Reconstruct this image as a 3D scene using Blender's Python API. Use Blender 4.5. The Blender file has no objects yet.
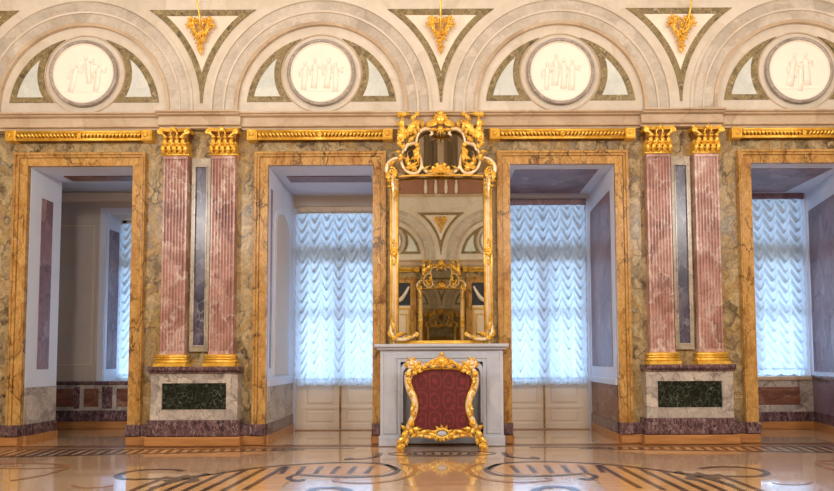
import bpy, bmesh, math, random
from mathutils import Vector
random.seed(7)
S = bpy.context.scene
COL = S.collection
PI = math.pi

# ------------------------------------------------------------------ camera model (survey of the room)
F_PX, CAM_D, CAM_H, TH = 600.0, 8.0, 1.09, math.radians(3.0)
PPX, PPY = 441.5, 361 - 600 * math.tan(TH)

def un(px, py, Y=0.0):
    """sight line -> (X, Z) in metres on the vertical plane at depth Y"""
    u, v = px - PPX, -(py - PPY)
    ct, st = math.cos(TH), math.sin(TH)
    ry, rz = F_PX * ct - v * st, F_PX * st + v * ct
    t = (CAM_D + Y) / ry
    return u * t, rz * t + CAM_H

def unfloor(px, py):
    u, v = px - PPX, -(py - PPY)
    ct, st = math.cos(TH), math.sin(TH)
    ry, rz = F_PX * ct - v * st, F_PX * st + v * ct
    t = -CAM_H / rz
    return u * t, ry * t - CAM_D

# ------------------------------------------------------------------ materials
MATS = {}
def newmat(name):
    m = bpy.data.materials.new(name); m.use_nodes = True
    nt = m.node_tree; b = nt.nodes['Principled BSDF']
    MATS[name] = m
    return m, nt, b

def N(nt, t, **kw):
    n = nt.nodes.new(t)
    for k, v in kw.items():
        if k in n.inputs: n.inputs[k].default_value = v
        else: setattr(n, k, v)
    return n

def ramp(nt, fac, stops):
    r = nt.nodes.new('ShaderNodeValToRGB')
    e = r.color_ramp.elements
    while len(e) < len(stops): e.new(0.5)
    for i, (p, c) in enumerate(stops):
        e[i].position = p; e[i].color = (*c, 1) if len(c) == 3 else c
    nt.links.new(fac, r.inputs['Fac'])
    return r.outputs['Color']

def mix(nt, fac, a, b, mode='MIX'):
    m = nt.nodes.new('ShaderNodeMix'); m.data_type = 'RGBA'; m.blend_type = mode
    for s, v in ((m.inputs[0], fac), (m.inputs[6], a), (m.inputs[7], b)):
        if hasattr(v, 'links') or isinstance(v, bpy.types.NodeSocket): nt.links.new(v, s)
        else: s.default_value = v if isinstance(v, (int, float)) else (*v, 1)
    return m.outputs[2]

def srgb(r, g, b):
    f = lambda c: (c/255/12.92) if c <= 10 else ((c/255+0.055)/1.055)**2.4
    return (f(r), f(g), f(b))

def pos(nt, scale=1.0, stretch=(1, 1, 1), warp=0.0, wscale=2.0):
    g = N(nt, 'ShaderNodeNewGeometry')
    mp = N(nt, 'ShaderNodeMapping'); mp.inputs['Scale'].default_value = [scale*s for s in stretch]
    nt.links.new(g.outputs['Position'], mp.inputs['Vector'])
    out = mp.outputs['Vector']
    if warp:
        no = N(nt, 'ShaderNodeTexNoise', Scale=wscale, Detail=4.0)
        nt.links.new(out, no.inputs['Vector'])
        sub = N(nt, 'ShaderNodeVectorMath', operation='SUBTRACT'); sub.inputs[1].default_value = (.5, .5, .5)
        nt.links.new(no.outputs['Color'], sub.inputs[0])
        sc = N(nt, 'ShaderNodeVectorMath', operation='SCALE'); sc.inputs['Scale'].default_value = warp
        nt.links.new(sub.outputs[0], sc.inputs[0])
        ad = N(nt, 'ShaderNodeVectorMath', operation='ADD')
        nt.links.new(out, ad.inputs[0]); nt.links.new(sc.outputs[0], ad.inputs[1])
        out = ad.outputs[0]
    return out

def plain(name, c, rough=.5, metal=0., spec=.5, noise=0.0, nscale=6.):
    m, nt, b = newmat(name)
    if noise:
        n = N(nt, 'ShaderNodeTexNoise', Scale=nscale, Detail=5.0)
        nt.links.new(pos(nt), n.inputs['Vector'])
        d = [max(0, x*(1-noise)) for x in c]; l = [min(1, x*(1+noise)) for x in c]
        nt.links.new(ramp(nt, n.outputs['Fac'], [(.3, d), (.7, l)]), b.inputs['Base Color'])
    else:
        b.inputs['Base Color'].default_value = (*c, 1)
    b.inputs['Roughness'].default_value = rough; b.inputs['Metallic'].default_value = metal
    b.inputs['Specular IOR Level'].default_value = spec
    return m

def breccia(name, stops, vein, scale=3., warp=.9, vein_w=.05, rough=.28, stretch=(1, 1, 1), fine=.35, vein_amt=.8):
    """polished marble: warped cells of several tones, veins along their edges, fine mottling"""
    m, nt, b = newmat(name)
    v = pos(nt, scale, stretch, warp, 1.3)
    vo = N(nt, 'ShaderNodeTexVoronoi', Scale=1.0); nt.links.new(v, vo.inputs['Vector'])
    sep = N(nt, 'ShaderNodeSeparateColor'); nt.links.new(vo.outputs['Color'], sep.inputs[0])
    n1 = N(nt, 'ShaderNodeTexNoise', Scale=1.1, Detail=7.0, Roughness=.62); nt.links.new(v, n1.inputs['Vector'])
    ma = N(nt, 'ShaderNodeMath', operation='MULTIPLY_ADD'); ma.inputs[1].default_value = .38
    nt.links.new(sep.outputs[0], ma.inputs[0])
    s2 = N(nt, 'ShaderNodeMath', operation='MULTIPLY_ADD'); s2.inputs[1].default_value = 1.3; s2.inputs[2].default_value = -.34
    nt.links.new(n1.outputs['Fac'], s2.inputs[0]); nt.links.new(s2.outputs[0], ma.inputs[2])
    col = ramp(nt, ma.outputs[0], stops)
    ve = N(nt, 'ShaderNodeTexVoronoi', Scale=1.0, feature='DISTANCE_TO_EDGE'); nt.links.new(v, ve.inputs['Vector'])
    vm = ramp(nt, ve.outputs['Distance'], [(0, (1, 1, 1)), (vein_w, (.35, .35, .35)), (vein_w*2.2, (0, 0, 0))])
    n3 = N(nt, 'ShaderNodeTexNoise', Scale=.8, Detail=3.0); nt.links.new(v, n3.inputs['Vector'])
    br = ramp(nt, n3.outputs['Fac'], [(.4, (0, 0, 0)), (.62, (vein_amt,)*3)])
    mm = mix(nt, 1.0, vm, br, 'MULTIPLY')
    bw = N(nt, 'ShaderNodeRGBToBW'); nt.links.new(mm, bw.inputs[0])
    col = mix(nt, bw.outputs[0], col, vein)
    n4 = N(nt, 'ShaderNodeTexNoise', Scale=7.0, Detail=5.0); nt.links.new(v, n4.inputs['Vector'])
    fr = ramp(nt, n4.outputs['Fac'], [(.3, (1-fine,)*3), (.65, (1, 1, 1))])
    col = mix(nt, 1.0, col, fr, 'MULTIPLY')
    nt.links.new(col, b.inputs['Base Color'])
    b.inputs['Roughness'].default_value = rough
    return m

M_WALL = breccia('wall_breccia', [(.12, srgb(88, 72, 54)), (.28, srgb(150, 130, 96)), (.46, srgb(194, 172, 132)), (.6, srgb(178, 146, 92)), (.78, srgb(146, 132, 112)), (.95, srgb(222, 212, 192))],
                 srgb(70, 54, 40), 3.4, 1.7, .045, .22, (1, 1, .8), .45, .95)
M_SIENA = breccia('siena_marble', [(.1, srgb(122, 82, 42)), (.28, srgb(184, 134, 70)), (.55, srgb(208, 164, 98)), (.8, srgb(190, 138, 70)), (.95, srgb(230, 200, 150))],
                  srgb(74, 46, 30), 3.6, 1.5, .035, .22, (1.5, 1, .8), .38, .95)
M_PINK = breccia('pink_marble', [(.12, srgb(128, 86, 78)), (.35, srgb(172, 126, 114)), (.6, srgb(194, 150, 138)), (.82, srgb(218, 188, 178)), (.95, srgb(240, 224, 216))],
                 srgb(238, 224, 216), 3.0, 1.8, .04, .3, (1.3, 1, .9), .32)
M_CORN = breccia('cornice_marble', [(.15, srgb(176, 152, 126)), (.5, srgb(198, 174, 146)), (.85, srgb(212, 192, 166))], srgb(150, 122, 96), 1.6, .8, .02, .35, (1, 1, 1), .12, .4)
M_ARCH = breccia('arch_marble', [(.15, srgb(202, 190, 172)), (.5, srgb(217, 206, 190)), (.85, srgb(228, 218, 204))], srgb(202, 178, 150), 1.2, 1., .025, .4, (1, 1, 1), .08, .5)
M_RING = breccia('arch_grey_marble', [(.15, srgb(176, 165, 152)), (.45, srgb(198, 188, 174)), (.8, srgb(216, 206, 192))], srgb(196, 160, 120), 3.0, 1.2, .03, .3, (1, 1, 1), .15, .5)
M_GREEN = breccia('ochre_green_breccia', [(.12, srgb(72, 64, 48)), (.32, srgb(122, 108, 74)), (.55, srgb(158, 140, 98)), (.75, srgb(112, 92, 70)), (.92, srgb(220, 206, 176))],
                  srgb(206, 188, 146), 12., 1.3, .04, .3, (1, 1, 1), .35)
M_CREAM = breccia('cream_marble', [(.2, srgb(236, 222, 204)), (.8, srgb(246, 236, 222))], srgb(224, 200, 178), 2., 1., .02, .4, (1, 1, 1), .05, .4)
M_PALEBLUE = breccia('pale_blue_marble', [(.2, srgb(204, 210, 206)), (.8, srgb(222, 226, 220))], srgb(190, 198, 198), 3., 1., .03, .35, (1, 1, 1), .08, .5)
M_MEDAL = plain('medallion_white', srgb(250, 240, 228), .5, noise=.02)
M_MEDRING = breccia('medallion_ring', [(.2, srgb(150, 138, 130)), (.8, srgb(186, 174, 164))], srgb(206, 198, 190), 6., 1., .04, .3)
M_PURPLE = breccia('purple_marble', [(.12, srgb(56, 38, 46)), (.45, srgb(92, 66, 72)), (.75, srgb(122, 92, 96)), (.95, srgb(170, 140, 140))], srgb(196, 172, 170), 15., 1.6, .045, .22, (1.5, 1, .7), .3)
M_GREY = breccia('grey_white_marble', [(.12, srgb(142, 134, 130)), (.4, srgb(178, 168, 160)), (.7, srgb(204, 192, 180)), (.95, srgb(224, 214, 200))], srgb(110, 92, 84), 4., 1.6, .035, .25, (1, 1, 1), .28)
M_DKGREEN = breccia('dark_green_marble', [(.12, srgb(10, 16, 14)), (.6, srgb(26, 36, 30)), (.88, srgb(46, 60, 50)), (.99, srgb(150, 165, 148))], srgb(150, 168, 150), 13., 1.4, .03, .18, (1, 1, 1), .5, .5)
M_BLUE = breccia('slate_blue_marble', [(.12, srgb(44, 40, 58)), (.5, srgb(76, 72, 94)), (.85, srgb(118, 110, 122))], srgb(160, 152, 156), 5., 1.2, .03, .28, (1, 1, .6), .35)
M_FRAMEGREY = breccia('panel_grey_marble', [(.2, srgb(158, 144, 124)), (.8, srgb(192, 178, 156))], srgb(120, 104, 86), 4., 1., .03, .3, (1, 1, 1), .25)
M_MAUVE = breccia('mauve_marble', [(.12, srgb(108, 80, 88)), (.45, srgb(140, 108, 116)), (.8, srgb(164, 136, 142)), (.95, srgb(196, 176, 178))], srgb(92, 66, 76), 2.2, 1.6, .04, .35, (1, 1, .6), .25)
M_RUST = breccia('rust_marble', [(.12, srgb(88, 52, 42)), (.45, srgb(126, 80, 64)), (.8, srgb(154, 108, 90))], srgb(182, 150, 132), 3., 1.6, .03, .3, (.6, 1, 2), .25)
M_WHITE = plain('white_plaster', srgb(214, 219, 234), .5, noise=.03, nscale=3.)
M_BEIGE = plain('beige_wall', srgb(200, 186, 172), .55, noise=.05, nscale=2.)
M_DOOR = plain('cream_paint', srgb(232, 216, 196), .4, noise=.03, nscale=3.)
M_FIRE = breccia('white_fireplace_marble', [(.2, srgb(184, 190, 206)), (.8, srgb(200, 205, 218))], srgb(166, 172, 190), 2., 1., .02, .3, (1, 1, 1), .05, .4)
M_FIREIN = plain('fireplace_grey', srgb(140, 144, 158), .5, noise=.05)
M_DARK = plain('dark_recess', srgb(40, 34, 30), .6)
M_PLINTH = None

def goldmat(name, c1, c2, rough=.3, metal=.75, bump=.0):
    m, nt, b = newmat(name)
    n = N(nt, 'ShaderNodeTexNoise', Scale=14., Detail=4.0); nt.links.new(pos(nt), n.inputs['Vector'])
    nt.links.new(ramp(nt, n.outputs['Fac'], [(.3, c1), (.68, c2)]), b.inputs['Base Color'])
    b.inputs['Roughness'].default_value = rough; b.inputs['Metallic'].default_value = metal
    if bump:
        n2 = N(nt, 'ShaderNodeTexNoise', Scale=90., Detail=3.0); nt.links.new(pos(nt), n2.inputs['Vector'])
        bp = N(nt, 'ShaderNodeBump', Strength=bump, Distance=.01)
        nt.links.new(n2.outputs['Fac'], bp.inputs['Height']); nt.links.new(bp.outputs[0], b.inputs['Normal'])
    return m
M_GOLD = goldmat('gilding', srgb(226, 168, 50), srgb(255, 216, 104), .26, .45, .2)
M_GOLDD = goldmat('deep_gilding', srgb(204, 150, 46), srgb(244, 202, 84), .3, .45, .25)
M_PALEGOLD = goldmat('cream_highlight_gilding', srgb(236, 208, 158), srgb(250, 230, 196), .32, .2)  # cream paint, partly bright highlights of the gilding put into the colour

M_GOLDSHADE = goldmat('shadowed_old_gilding', srgb(112, 72, 26), srgb(168, 116, 44), .45, .5, .3)  # gilding darkened: shade behind the carving put into the colour

def woodmat(name, c1, c2, rough, sc=(1.5, 14, 14), coat=0.):
    m, nt, b = newmat(name)
    n = N(nt, 'ShaderNodeTexNoise', Scale=1.6, Detail=6.0, Distortion=.6)
    nt.links.new(pos(nt, 1., sc), n.inputs['Vector'])
    nt.links.new(ramp(nt, n.outputs['Fac'], [(.3, c1), (.7, c2)]), b.inputs['Base Color'])
    b.inputs['Roughness'].default_value = rough
    b.inputs['Coat Weight'].default_value = coat; b.inputs['Coat Roughness'].default_value = .06
    return m
M_PLINTH = woodmat('honey_wood', srgb(160, 106, 58), srgb(192, 136, 82), .32)

def floormat():
    m, nt, b = newmat('parquet_ground')
    g = pos(nt)
    br = N(nt, 'ShaderNodeTexBrick', Scale=1.0)
    br.inputs['Brick Width'].default_value = .9; br.inputs['Row Height'].default_value = .45
    br.inputs['Mortar Size'].default_value = .0; br.inputs['Bias'].default_value = 0.
    br.inputs['Color1'].default_value = (*srgb(224, 190, 152), 1); br.inputs['Color2'].default_value = (*srgb(208, 170, 128), 1)
    nt.links.new(g, br.inputs['Vector'])
    n = N(nt, 'ShaderNodeTexNoise', Scale=1.3, Detail=6.0, Distortion=.5)
    nt.links.new(pos(nt, 1., (2, 12, 1)), n.inputs['Vector'])
    c = mix(nt, 1.0, br.outputs['Color'], ramp(nt, n.outputs['Fac'], [(.3, (.84, .82, .8)), (.7, (1, 1, 1))]), 'MULTIPLY')
    nt.links.new(c, b.inputs['Base Color'])
    b.inputs['Roughness'].default_value = .22
    b.inputs['Coat Weight'].default_value = 1.; b.inputs['Coat IOR'].default_value = 1.6; b.inputs['Coat Roughness'].default_value = .05
    return m
M_FLOOR = floormat()
M_INLAY = woodmat('dark_walnut_inlay', srgb(58, 36, 26), srgb(84, 54, 38), .3, (3, 10, 3), .6)
M_INLAYO = woodmat('amber_inlay', srgb(196, 146, 92), srgb(218, 170, 116), .25, (3, 10, 3), .5)
M_INLAYM = woodmat('brown_inlay', srgb(150, 104, 68), srgb(176, 126, 86), .3, (3, 10, 3), .5)

def mirrormat():
    m, nt, b = newmat('old_mirror')
    b.inputs['Base Color'].default_value = (*srgb(172, 165, 148), 1)
    b.inputs['Metallic'].default_value = 1.; b.inputs['Roughness'].default_value = .015
    return m
M_MIRROR = mirrormat()

def clothmat():
    m, nt, b = newmat('curtain_silk')
    nt.nodes.remove(b)
    out = nt.nodes['Material Output']
    d = N(nt, 'ShaderNodeBsdfDiffuse'); d.inputs['Color'].default_value = (.80, .86, .92, 1)
    t = N(nt, 'ShaderNodeBsdfTranslucent'); t.inputs['Color'].default_value = (.78, .90, 1., 1)
    mx = N(nt, 'ShaderNodeMixShader'); mx.inputs[0].default_value = .66
    nt.links.new(d.outputs[0], mx.inputs[1]); nt.links.new(t.outputs[0], mx.inputs[2])
    nt.links.new(mx.outputs[0], out.inputs['Surface'])
    return m
M_CURT = clothmat()
def glassmat():
    m, nt, b = newmat('window_glass')
    nt.nodes.remove(b)
    out = nt.nodes['Material Output']
    t = N(nt, 'ShaderNodeBsdfTransparent'); g = N(nt, 'ShaderNodeBsdfGlossy', Roughness=.02)
    mx = N(nt, 'ShaderNodeMixShader'); mx.inputs[0].default_value = .08
    nt.links.new(t.outputs[0], mx.inputs[1]); nt.links.new(g.outputs[0], mx.inputs[2])
    nt.links.new(mx.outputs[0], out.inputs['Surface'])
    return m
M_GLASS = glassmat()

def damask():
    m, nt, b = newmat('red_damask')
    tc = pos(nt, 1.)
    sp = N(nt, 'ShaderNodeSeparateXYZ'); nt.links.new(tc, sp.inputs[0])
    def trig(src, k, ph, op):
        a = N(nt, 'ShaderNodeMath', operation='MULTIPLY_ADD'); a.inputs[1].default_value = k; a.inputs[2].default_value = ph
        nt.links.new(src, a.inputs[0])
        s = N(nt, 'ShaderNodeMath', operation=op); nt.links.new(a.outputs[0], s.inputs[0]); return s.outputs[0]
    cx = trig(sp.outputs['X'], PI/.17, PI/2, 'COSINE'); cz = trig(sp.outputs['Z'], PI/.24, -1.6, 'COSINE')
    mul = N(nt, 'ShaderNodeMath', operation='MULTIPLY'); nt.links.new(cx, mul.inputs[0]); nt.links.new(cz, mul.inputs[1])
    no = N(nt, 'ShaderNodeTexNoise', Scale=30., Detail=2.); nt.links.new(tc, no.inputs['Vector'])
    ad = N(nt, 'ShaderNodeMath', operation='MULTIPLY_ADD'); ad.inputs[1].default_value = .9
    nt.links.new(no.outputs['Fac'], ad.inputs[0]); nt.links.new(mul.outputs[0], ad.inputs[2])
    fr = N(nt, 'ShaderNodeMath', operation='MULTIPLY'); fr.inputs[1].default_value = 9.; nt.links.new(ad.outputs[0], fr.inputs[0])
    si = N(nt, 'ShaderNodeMath', operation='SINE'); nt.links.new(fr.outputs[0], si.inputs[0])
    nt.links.new(ramp(nt, si.outputs[0], [(.2, srgb(92, 20, 24)), (.8, srgb(120, 38, 38))]), b.inputs['Base Color'])
    b.inputs['Roughness'].default_value = .55
    return m
M_DAMASK = damask()
M_CEIL = plain('ceiling_white', srgb(232, 224, 212), .6, noise=.02)
M_PANELBR = breccia('attic_brown', [(.2, srgb(96, 78, 58)), (.8, srgb(150, 126, 98))], srgb(70, 54, 40), 1.5, .6, .03, .5, (5, 1, .2), .25)
M_FRIEZE = plain('frieze_pink', srgb(168, 120, 98), .5, noise=.08)
M_NAVY = plain('dark_blue_drape', srgb(40, 44, 62), .6, noise=.1)

# ------------------------------------------------------------------ mesh builder
class MB:
    def __init__(s): s.v = []; s.f = []; s.m = []; s.mats = []; s.sm = []
    def mi(s, m):
        if m not in s.mats: s.mats.append(m)
        return s.mats.index(m)
    def add(s, vs, fs, m, smooth=False):
        o = len(s.v); s.v += [tuple(p) for p in vs]; k = s.mi(m)
        for f in fs: s.f.append([o+i for i in f]); s.m.append(k); s.sm.append(smooth)
        return s
    def box(s, x0, x1, y0, y1, z0, z1, m, ch=0.0):
        x0, x1 = min(x0, x1), max(x0, x1); y0, y1 = min(y0, y1), max(y0, y1); z0, z1 = min(z0, z1), max(z0, z1)
        if ch > 0:
            ch = min(ch, (x1-x0)/3, (z1-z0)/3, (y1-y0)/1.5)
            # front edges (towards the hall, -y) chamfered
            vs = [(x0, y1, z0), (x1, y1, z0), (x1, y1, z1), (x0, y1, z1), (x0, y0+ch, z0), (x1, y0+ch, z0), (x1, y0+ch, z1), (x0, y0+ch, z1),
                  (x0+ch, y0, z0+ch), (x1-ch, y0, z0+ch), (x1-ch, y0, z1-ch), (x0+ch, y0, z1-ch)]
            fs = [(0, 3, 2, 1), (0, 1, 5, 4), (1, 2, 6, 5), (2, 3, 7, 6), (3, 0, 4, 7), (4, 5, 9, 8), (5, 6, 10, 9), (6, 7, 11, 10), (7, 4, 8, 11), (8, 9, 10, 11)]
            return s.add(vs, fs, m)
        vs = [(x0, y0, z0), (x1, y0, z0), (x1, y1, z0), (x0, y1, z0), (x0, y0, z1), (x1, y0, z1), (x1, y1, z1), (x0, y1, z1)]
        return s.add(vs, [(0, 3, 2, 1), (4, 5, 6, 7), (0, 1, 5, 4), (1, 2, 6, 5), (2, 3, 7, 6), (3, 0, 4, 7)], m)
    def prism_xy(s, poly, z0, z1, m):
        n = len(poly)
        vs = [(x, y, z0) for x, y in poly] + [(x, y, z1) for x, y in poly]
        fs = [tuple(range(n))[::-1], tuple(range(n, 2*n))] + [(i, (i+1) % n, n+(i+1) % n, n+i) for i in range(n)]
        return s.add(vs, fs, m)
    def prism_xz(s, poly, y0, y1, m, bev=0.0):
        """polygon in the wall plane, y0 = front face"""
        n = len(poly)
        if bev:
            cx = sum(p[0] for p in poly)/n; cz = sum(p[1] for p in poly)/n
            inn = []
            for i, (x, z) in enumerate(poly):
                d = math.hypot(x-cx, z-cz) or 1; inn.append((x-(x-cx)/d*bev, z-(z-cz)/d*bev))
            vs = [(x, y0, z) for x, z in inn] + [(x, y0+bev, z) for x, z in poly] + [(x, y1, z) for x, z in poly]
            fs = [tuple(range(n)), tuple(range(2*n, 3*n))[::-1]]
            for i in range(n):
                j = (i+1) % n
                fs += [(i, n+i, n+j, j), (n+i, 2*n+i, 2*n+j, n+j)]
            return s.add(vs, fs, m)
        vs = [(x, y0, z) for x, z in poly] + [(x, y1, z) for x, z in poly]
        fs = [tuple(range(n)), tuple(range(n, 2*n))[::-1]] + [(i, n+i, n+(i+1) % n, (i+1) % n) for i in range(n)]
        return s.add(vs, fs, m)
    def loop_frame(s, outer, inner, y0, y1, m, closed=True, bev=.0):
        """frame between two outlines with the same number of points"""
        n = len(outer)
        vs = [(x, y0, z) for x, z in outer] + [(x, y0, z) for x, z in inner] + [(x, y1, z) for x, z in outer] + [(x, y1, z) for x, z in inner]
        fs = []
        for i in range(n if closed else n-1):
            j = (i+1) % n
            fs += [(i, j, n+j, n+i), (i, 2*n+i, 2*n+j, j), (n+i, n+j, 3*n+j, 3*n+i), (2*n+i, 3*n+i, 3*n+j, 2*n+j)]
        if not closed:
            fs += [(0, n, 3*n, 2*n), (n-1, 3*n-1, 4*n-1, 2*n-1)]
        return s.add(vs, fs, m)
    def tube(s, pts, rad, m, n=8, yflat=1.0, cap=True):
        """swept round bar along 3-D points, radius per point"""
        P = [Vector(p) for p in pts]; k = len(P)
        if not hasattr(rad, '__len__'): rad = [rad]*k
        vs = []; prev = None
        for i in range(k):
            t = (P[min(i+1, k-1)] - P[max(i-1, 0)])
            if t.length < 1e-9: t = Vector((0, 0, 1))
            t.normalize()
            a = Vector((0, 1, 0)) if prev is None else prev
            if abs(t.dot(a)) > .98: a = Vector((1, 0, 0))
            b = (a - t*a.dot(t)).normalized(); c = t.cross(b)
            prev = b
            for q in range(n):
                an = 2*PI*q/n
                vs.append(P[i] + (b*math.cos(an)*yflat + c*math.sin(an))*rad[i])
        fs = []
        for i in range(k-1):
            for q in range(n):
                fs.append((i*n+q, i*n+(q+1) % n, (i+1)*n+(q+1) % n, (i+1)*n+q))
        if cap: fs += [tuple(range(n))[::-1], tuple(range((k-1)*n, k*n))]
        return s.add(vs, fs, m, True)
    def ball(s, c, r, m, nu=10, nv=7):
        rx, ry, rz = r if hasattr(r, '__len__') else (r, r, r)
        vs = [(c[0], c[1], c[2]+rz)]
        for i in range(1, nv):
            th = PI*i/nv
            for j in range(nu):
                ph = 2*PI*j/nu
                vs.append((c[0]+rx*math.sin(th)*math.cos(ph), c[1]+ry*math.sin(th)*math.sin(ph), c[2]+rz*math.cos(th)))
        vs.append((c[0], c[1], c[2]-rz)); L = len(vs)-1
        fs = [(0, 1+j, 1+(j+1) % nu) for j in range(nu)]
        for i in range(nv-2):
            for j in range(nu):
                a = 1+i*nu; fs.append((a+j, a+nu+j, a+nu+(j+1) % nu, a+(j+1) % nu))
        a = 1+(nv-2)*nu
        fs += [(L, a+(j+1) % nu, a+j) for j in range(nu)]
        return s.add(vs, fs, m, True)
    def leaf(s, base, ang, L, W, m, y=0.0, bulge=.03, curl=0.0, lobes=4, thick=.012, n=14):
        """solid acanthus leaf lying in the wall plane; ang from +x towards +z, curl bends the axis"""
        vs = []; x, z = base; a = ang
        rows = []
        for i in range(n+1):
            t = i/n
            w = W*(math.sin(PI*min(1, (t*.9+.1))**.7))**1.1*(1+.42*(1-2*((lobes*t+.3) % 1.0)))*.42
            w = max(w, .004)
            by = y - bulge*math.sin(PI*t*.85+.25)
            nx, nz = -math.sin(a), math.cos(a)
            for k, (u, d) in enumerate(((-1, .0), (-.55, .35), (-.18, .55), (0, 1.0), (.18, .55), (.55, .35), (1, .0))):
                sh = -.25*W*abs(u)*.5
                vs.append((x+nx*w*u-math.cos(a)*sh*.0, by - d*thick*1.6, z+nz*w*u))
            x += math.cos(a)*L/n; z += math.sin(a)*L/n; a += curl/n
        for i in range(n+1):
            for k in range(7):
                p = vs[i*7+k]; vs.append((p[0], p[1] + thick*(1 if k in (0, 6) else 2.4), p[2]))
        o = (n+1)*7; fs = []
        for i in range(n):
            for k in range(6):
                q = i*7+k
                fs.append((q, q+7, q+8, q+1)); fs.append((o+q, o+q+1, o+q+8, o+q+7))
            fs.append((i*7, o+i*7, o+i*7+7, i*7+7)); fs.append((i*7+6, i*7+13, o+i*7+13, o+i*7+6))
        fs.append(tuple(list(range(0, 7)) + [o+k for k in range(6, -1, -1)]))
        fs.append(tuple([n*7+k for k in range(6, -1, -1)] + [o+n*7+k for k in range(7)]))
        return s.add(vs, fs, m, True)
    def ribbon(s, pts, w, z, m):
        """flat inlay ribbon on the floor"""
        k = len(pts); vs = []
        if not hasattr(w, '__len__'): w = [w]*k
        for i in range(k):
            a = pts[max(0, i-1)]; b = pts[min(k-1, i+1)]
            dx, dy = b[0]-a[0], b[1]-a[1]; l = math.hypot(dx, dy) or 1
            nx, ny = -dy/l*w[i]/2, dx/l*w[i]/2
            vs += [(pts[i][0]+nx, pts[i][1]+ny, z), (pts[i][0]-nx, pts[i][1]-ny, z)]
        fs = []
        for i in range(k-1):
            fs.append((2*i, 2*i+1, 2*i+3, 2*i+2))
        return s.add(vs, fs, m)
    def build(s, name, parent=None, origin=None, up=False):
        me = bpy.data.meshes.new(name)
        o0 = Vector(origin) if origin else Vector((0, 0, 0))
        me.from_pydata([tuple(Vector(p)-o0) for p in s.v], [], s.f)
        for mm in s.mats: me.materials.append(mm)
        me.polygons.foreach_set('material_index', s.m)
        me.polygons.foreach_set('use_smooth', s.sm)
        bm = bmesh.new(); bm.from_mesh(me)
        if not up: bmesh.ops.recalc_face_normals(bm, faces=bm.faces)
        bm.to_mesh(me); bm.free()
        ob = bpy.data.objects.new(name, me); COL.objects.link(ob)
        if parent is not None:
            ob.parent = parent
            # meshes are written in world coordinates; take the parent's place off
            ob.location = o0 - WORLD.get(parent, Vector((0, 0, 0)))
        else:
            ob.location = o0
        WORLD[ob] = o0
        return ob
WORLD = {}
OPP = []      # things repeated on the opposite wall: (object, label)

def thing(name, label, cat, loc, group=None):
    o = bpy.data.objects.new(name, None); COL.objects.link(o)
    o.location = loc; o.empty_display_size = .1
    o['label'] = label; o['category'] = cat
    if group: o['group'] = group
    WORLD[o] = Vector(loc)
    return o
def tag(o, label, cat, group=None, kind=None):
    o['label'] = label; o['category'] = cat
    if group: o['group'] = group
    if kind: o['kind'] = kind
    return o
def struct(mb, name, parent=None, **k):
    o = mb.build(name, parent, **k)
    if parent is None: o['kind'] = 'structure'
    return o
def arc(cx, cz, R, a0, a1, n=24):
    return [(cx+R*math.cos(a0+(a1-a0)*i/n), cz+R*math.sin(a0+(a1-a0)*i/n)) for i in range(n+1)]
def smooth(pts, sub=6):
    out = []; k = len(pts)
    for i in range(k-1):
        p0, p1, p2, p3 = pts[max(0, i-1)], pts[i], pts[i+1], pts[min(k-1, i+2)]
        for j in range(sub):
            t = j/sub
            out.append(tuple(.5*((2*b)+(-a+c)*t+(2*a-5*b+4*c-d)*t*t+(-a+3*b-3*c+d)*t**3) for a, b, c, d in zip(p0, p1, p2, p3)))
    out.append(tuple(pts[-1])); return out

# ------------------------------------------------------------------ room dimensions
HX, YB, ZC = 8.6, -10.06, 8.4
BAY = [-4.85, -1.62, 1.635, 4.88]
OW, OC = .71, .885             # half widths of opening and casing
ZO, ZK = 3.74, 3.905            # opening and casing tops
ZCOR = 4.415
ZL = 4.55                      # centre of the arches
PIL = [-3.22, 3.225]
BANDY = -.05

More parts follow.
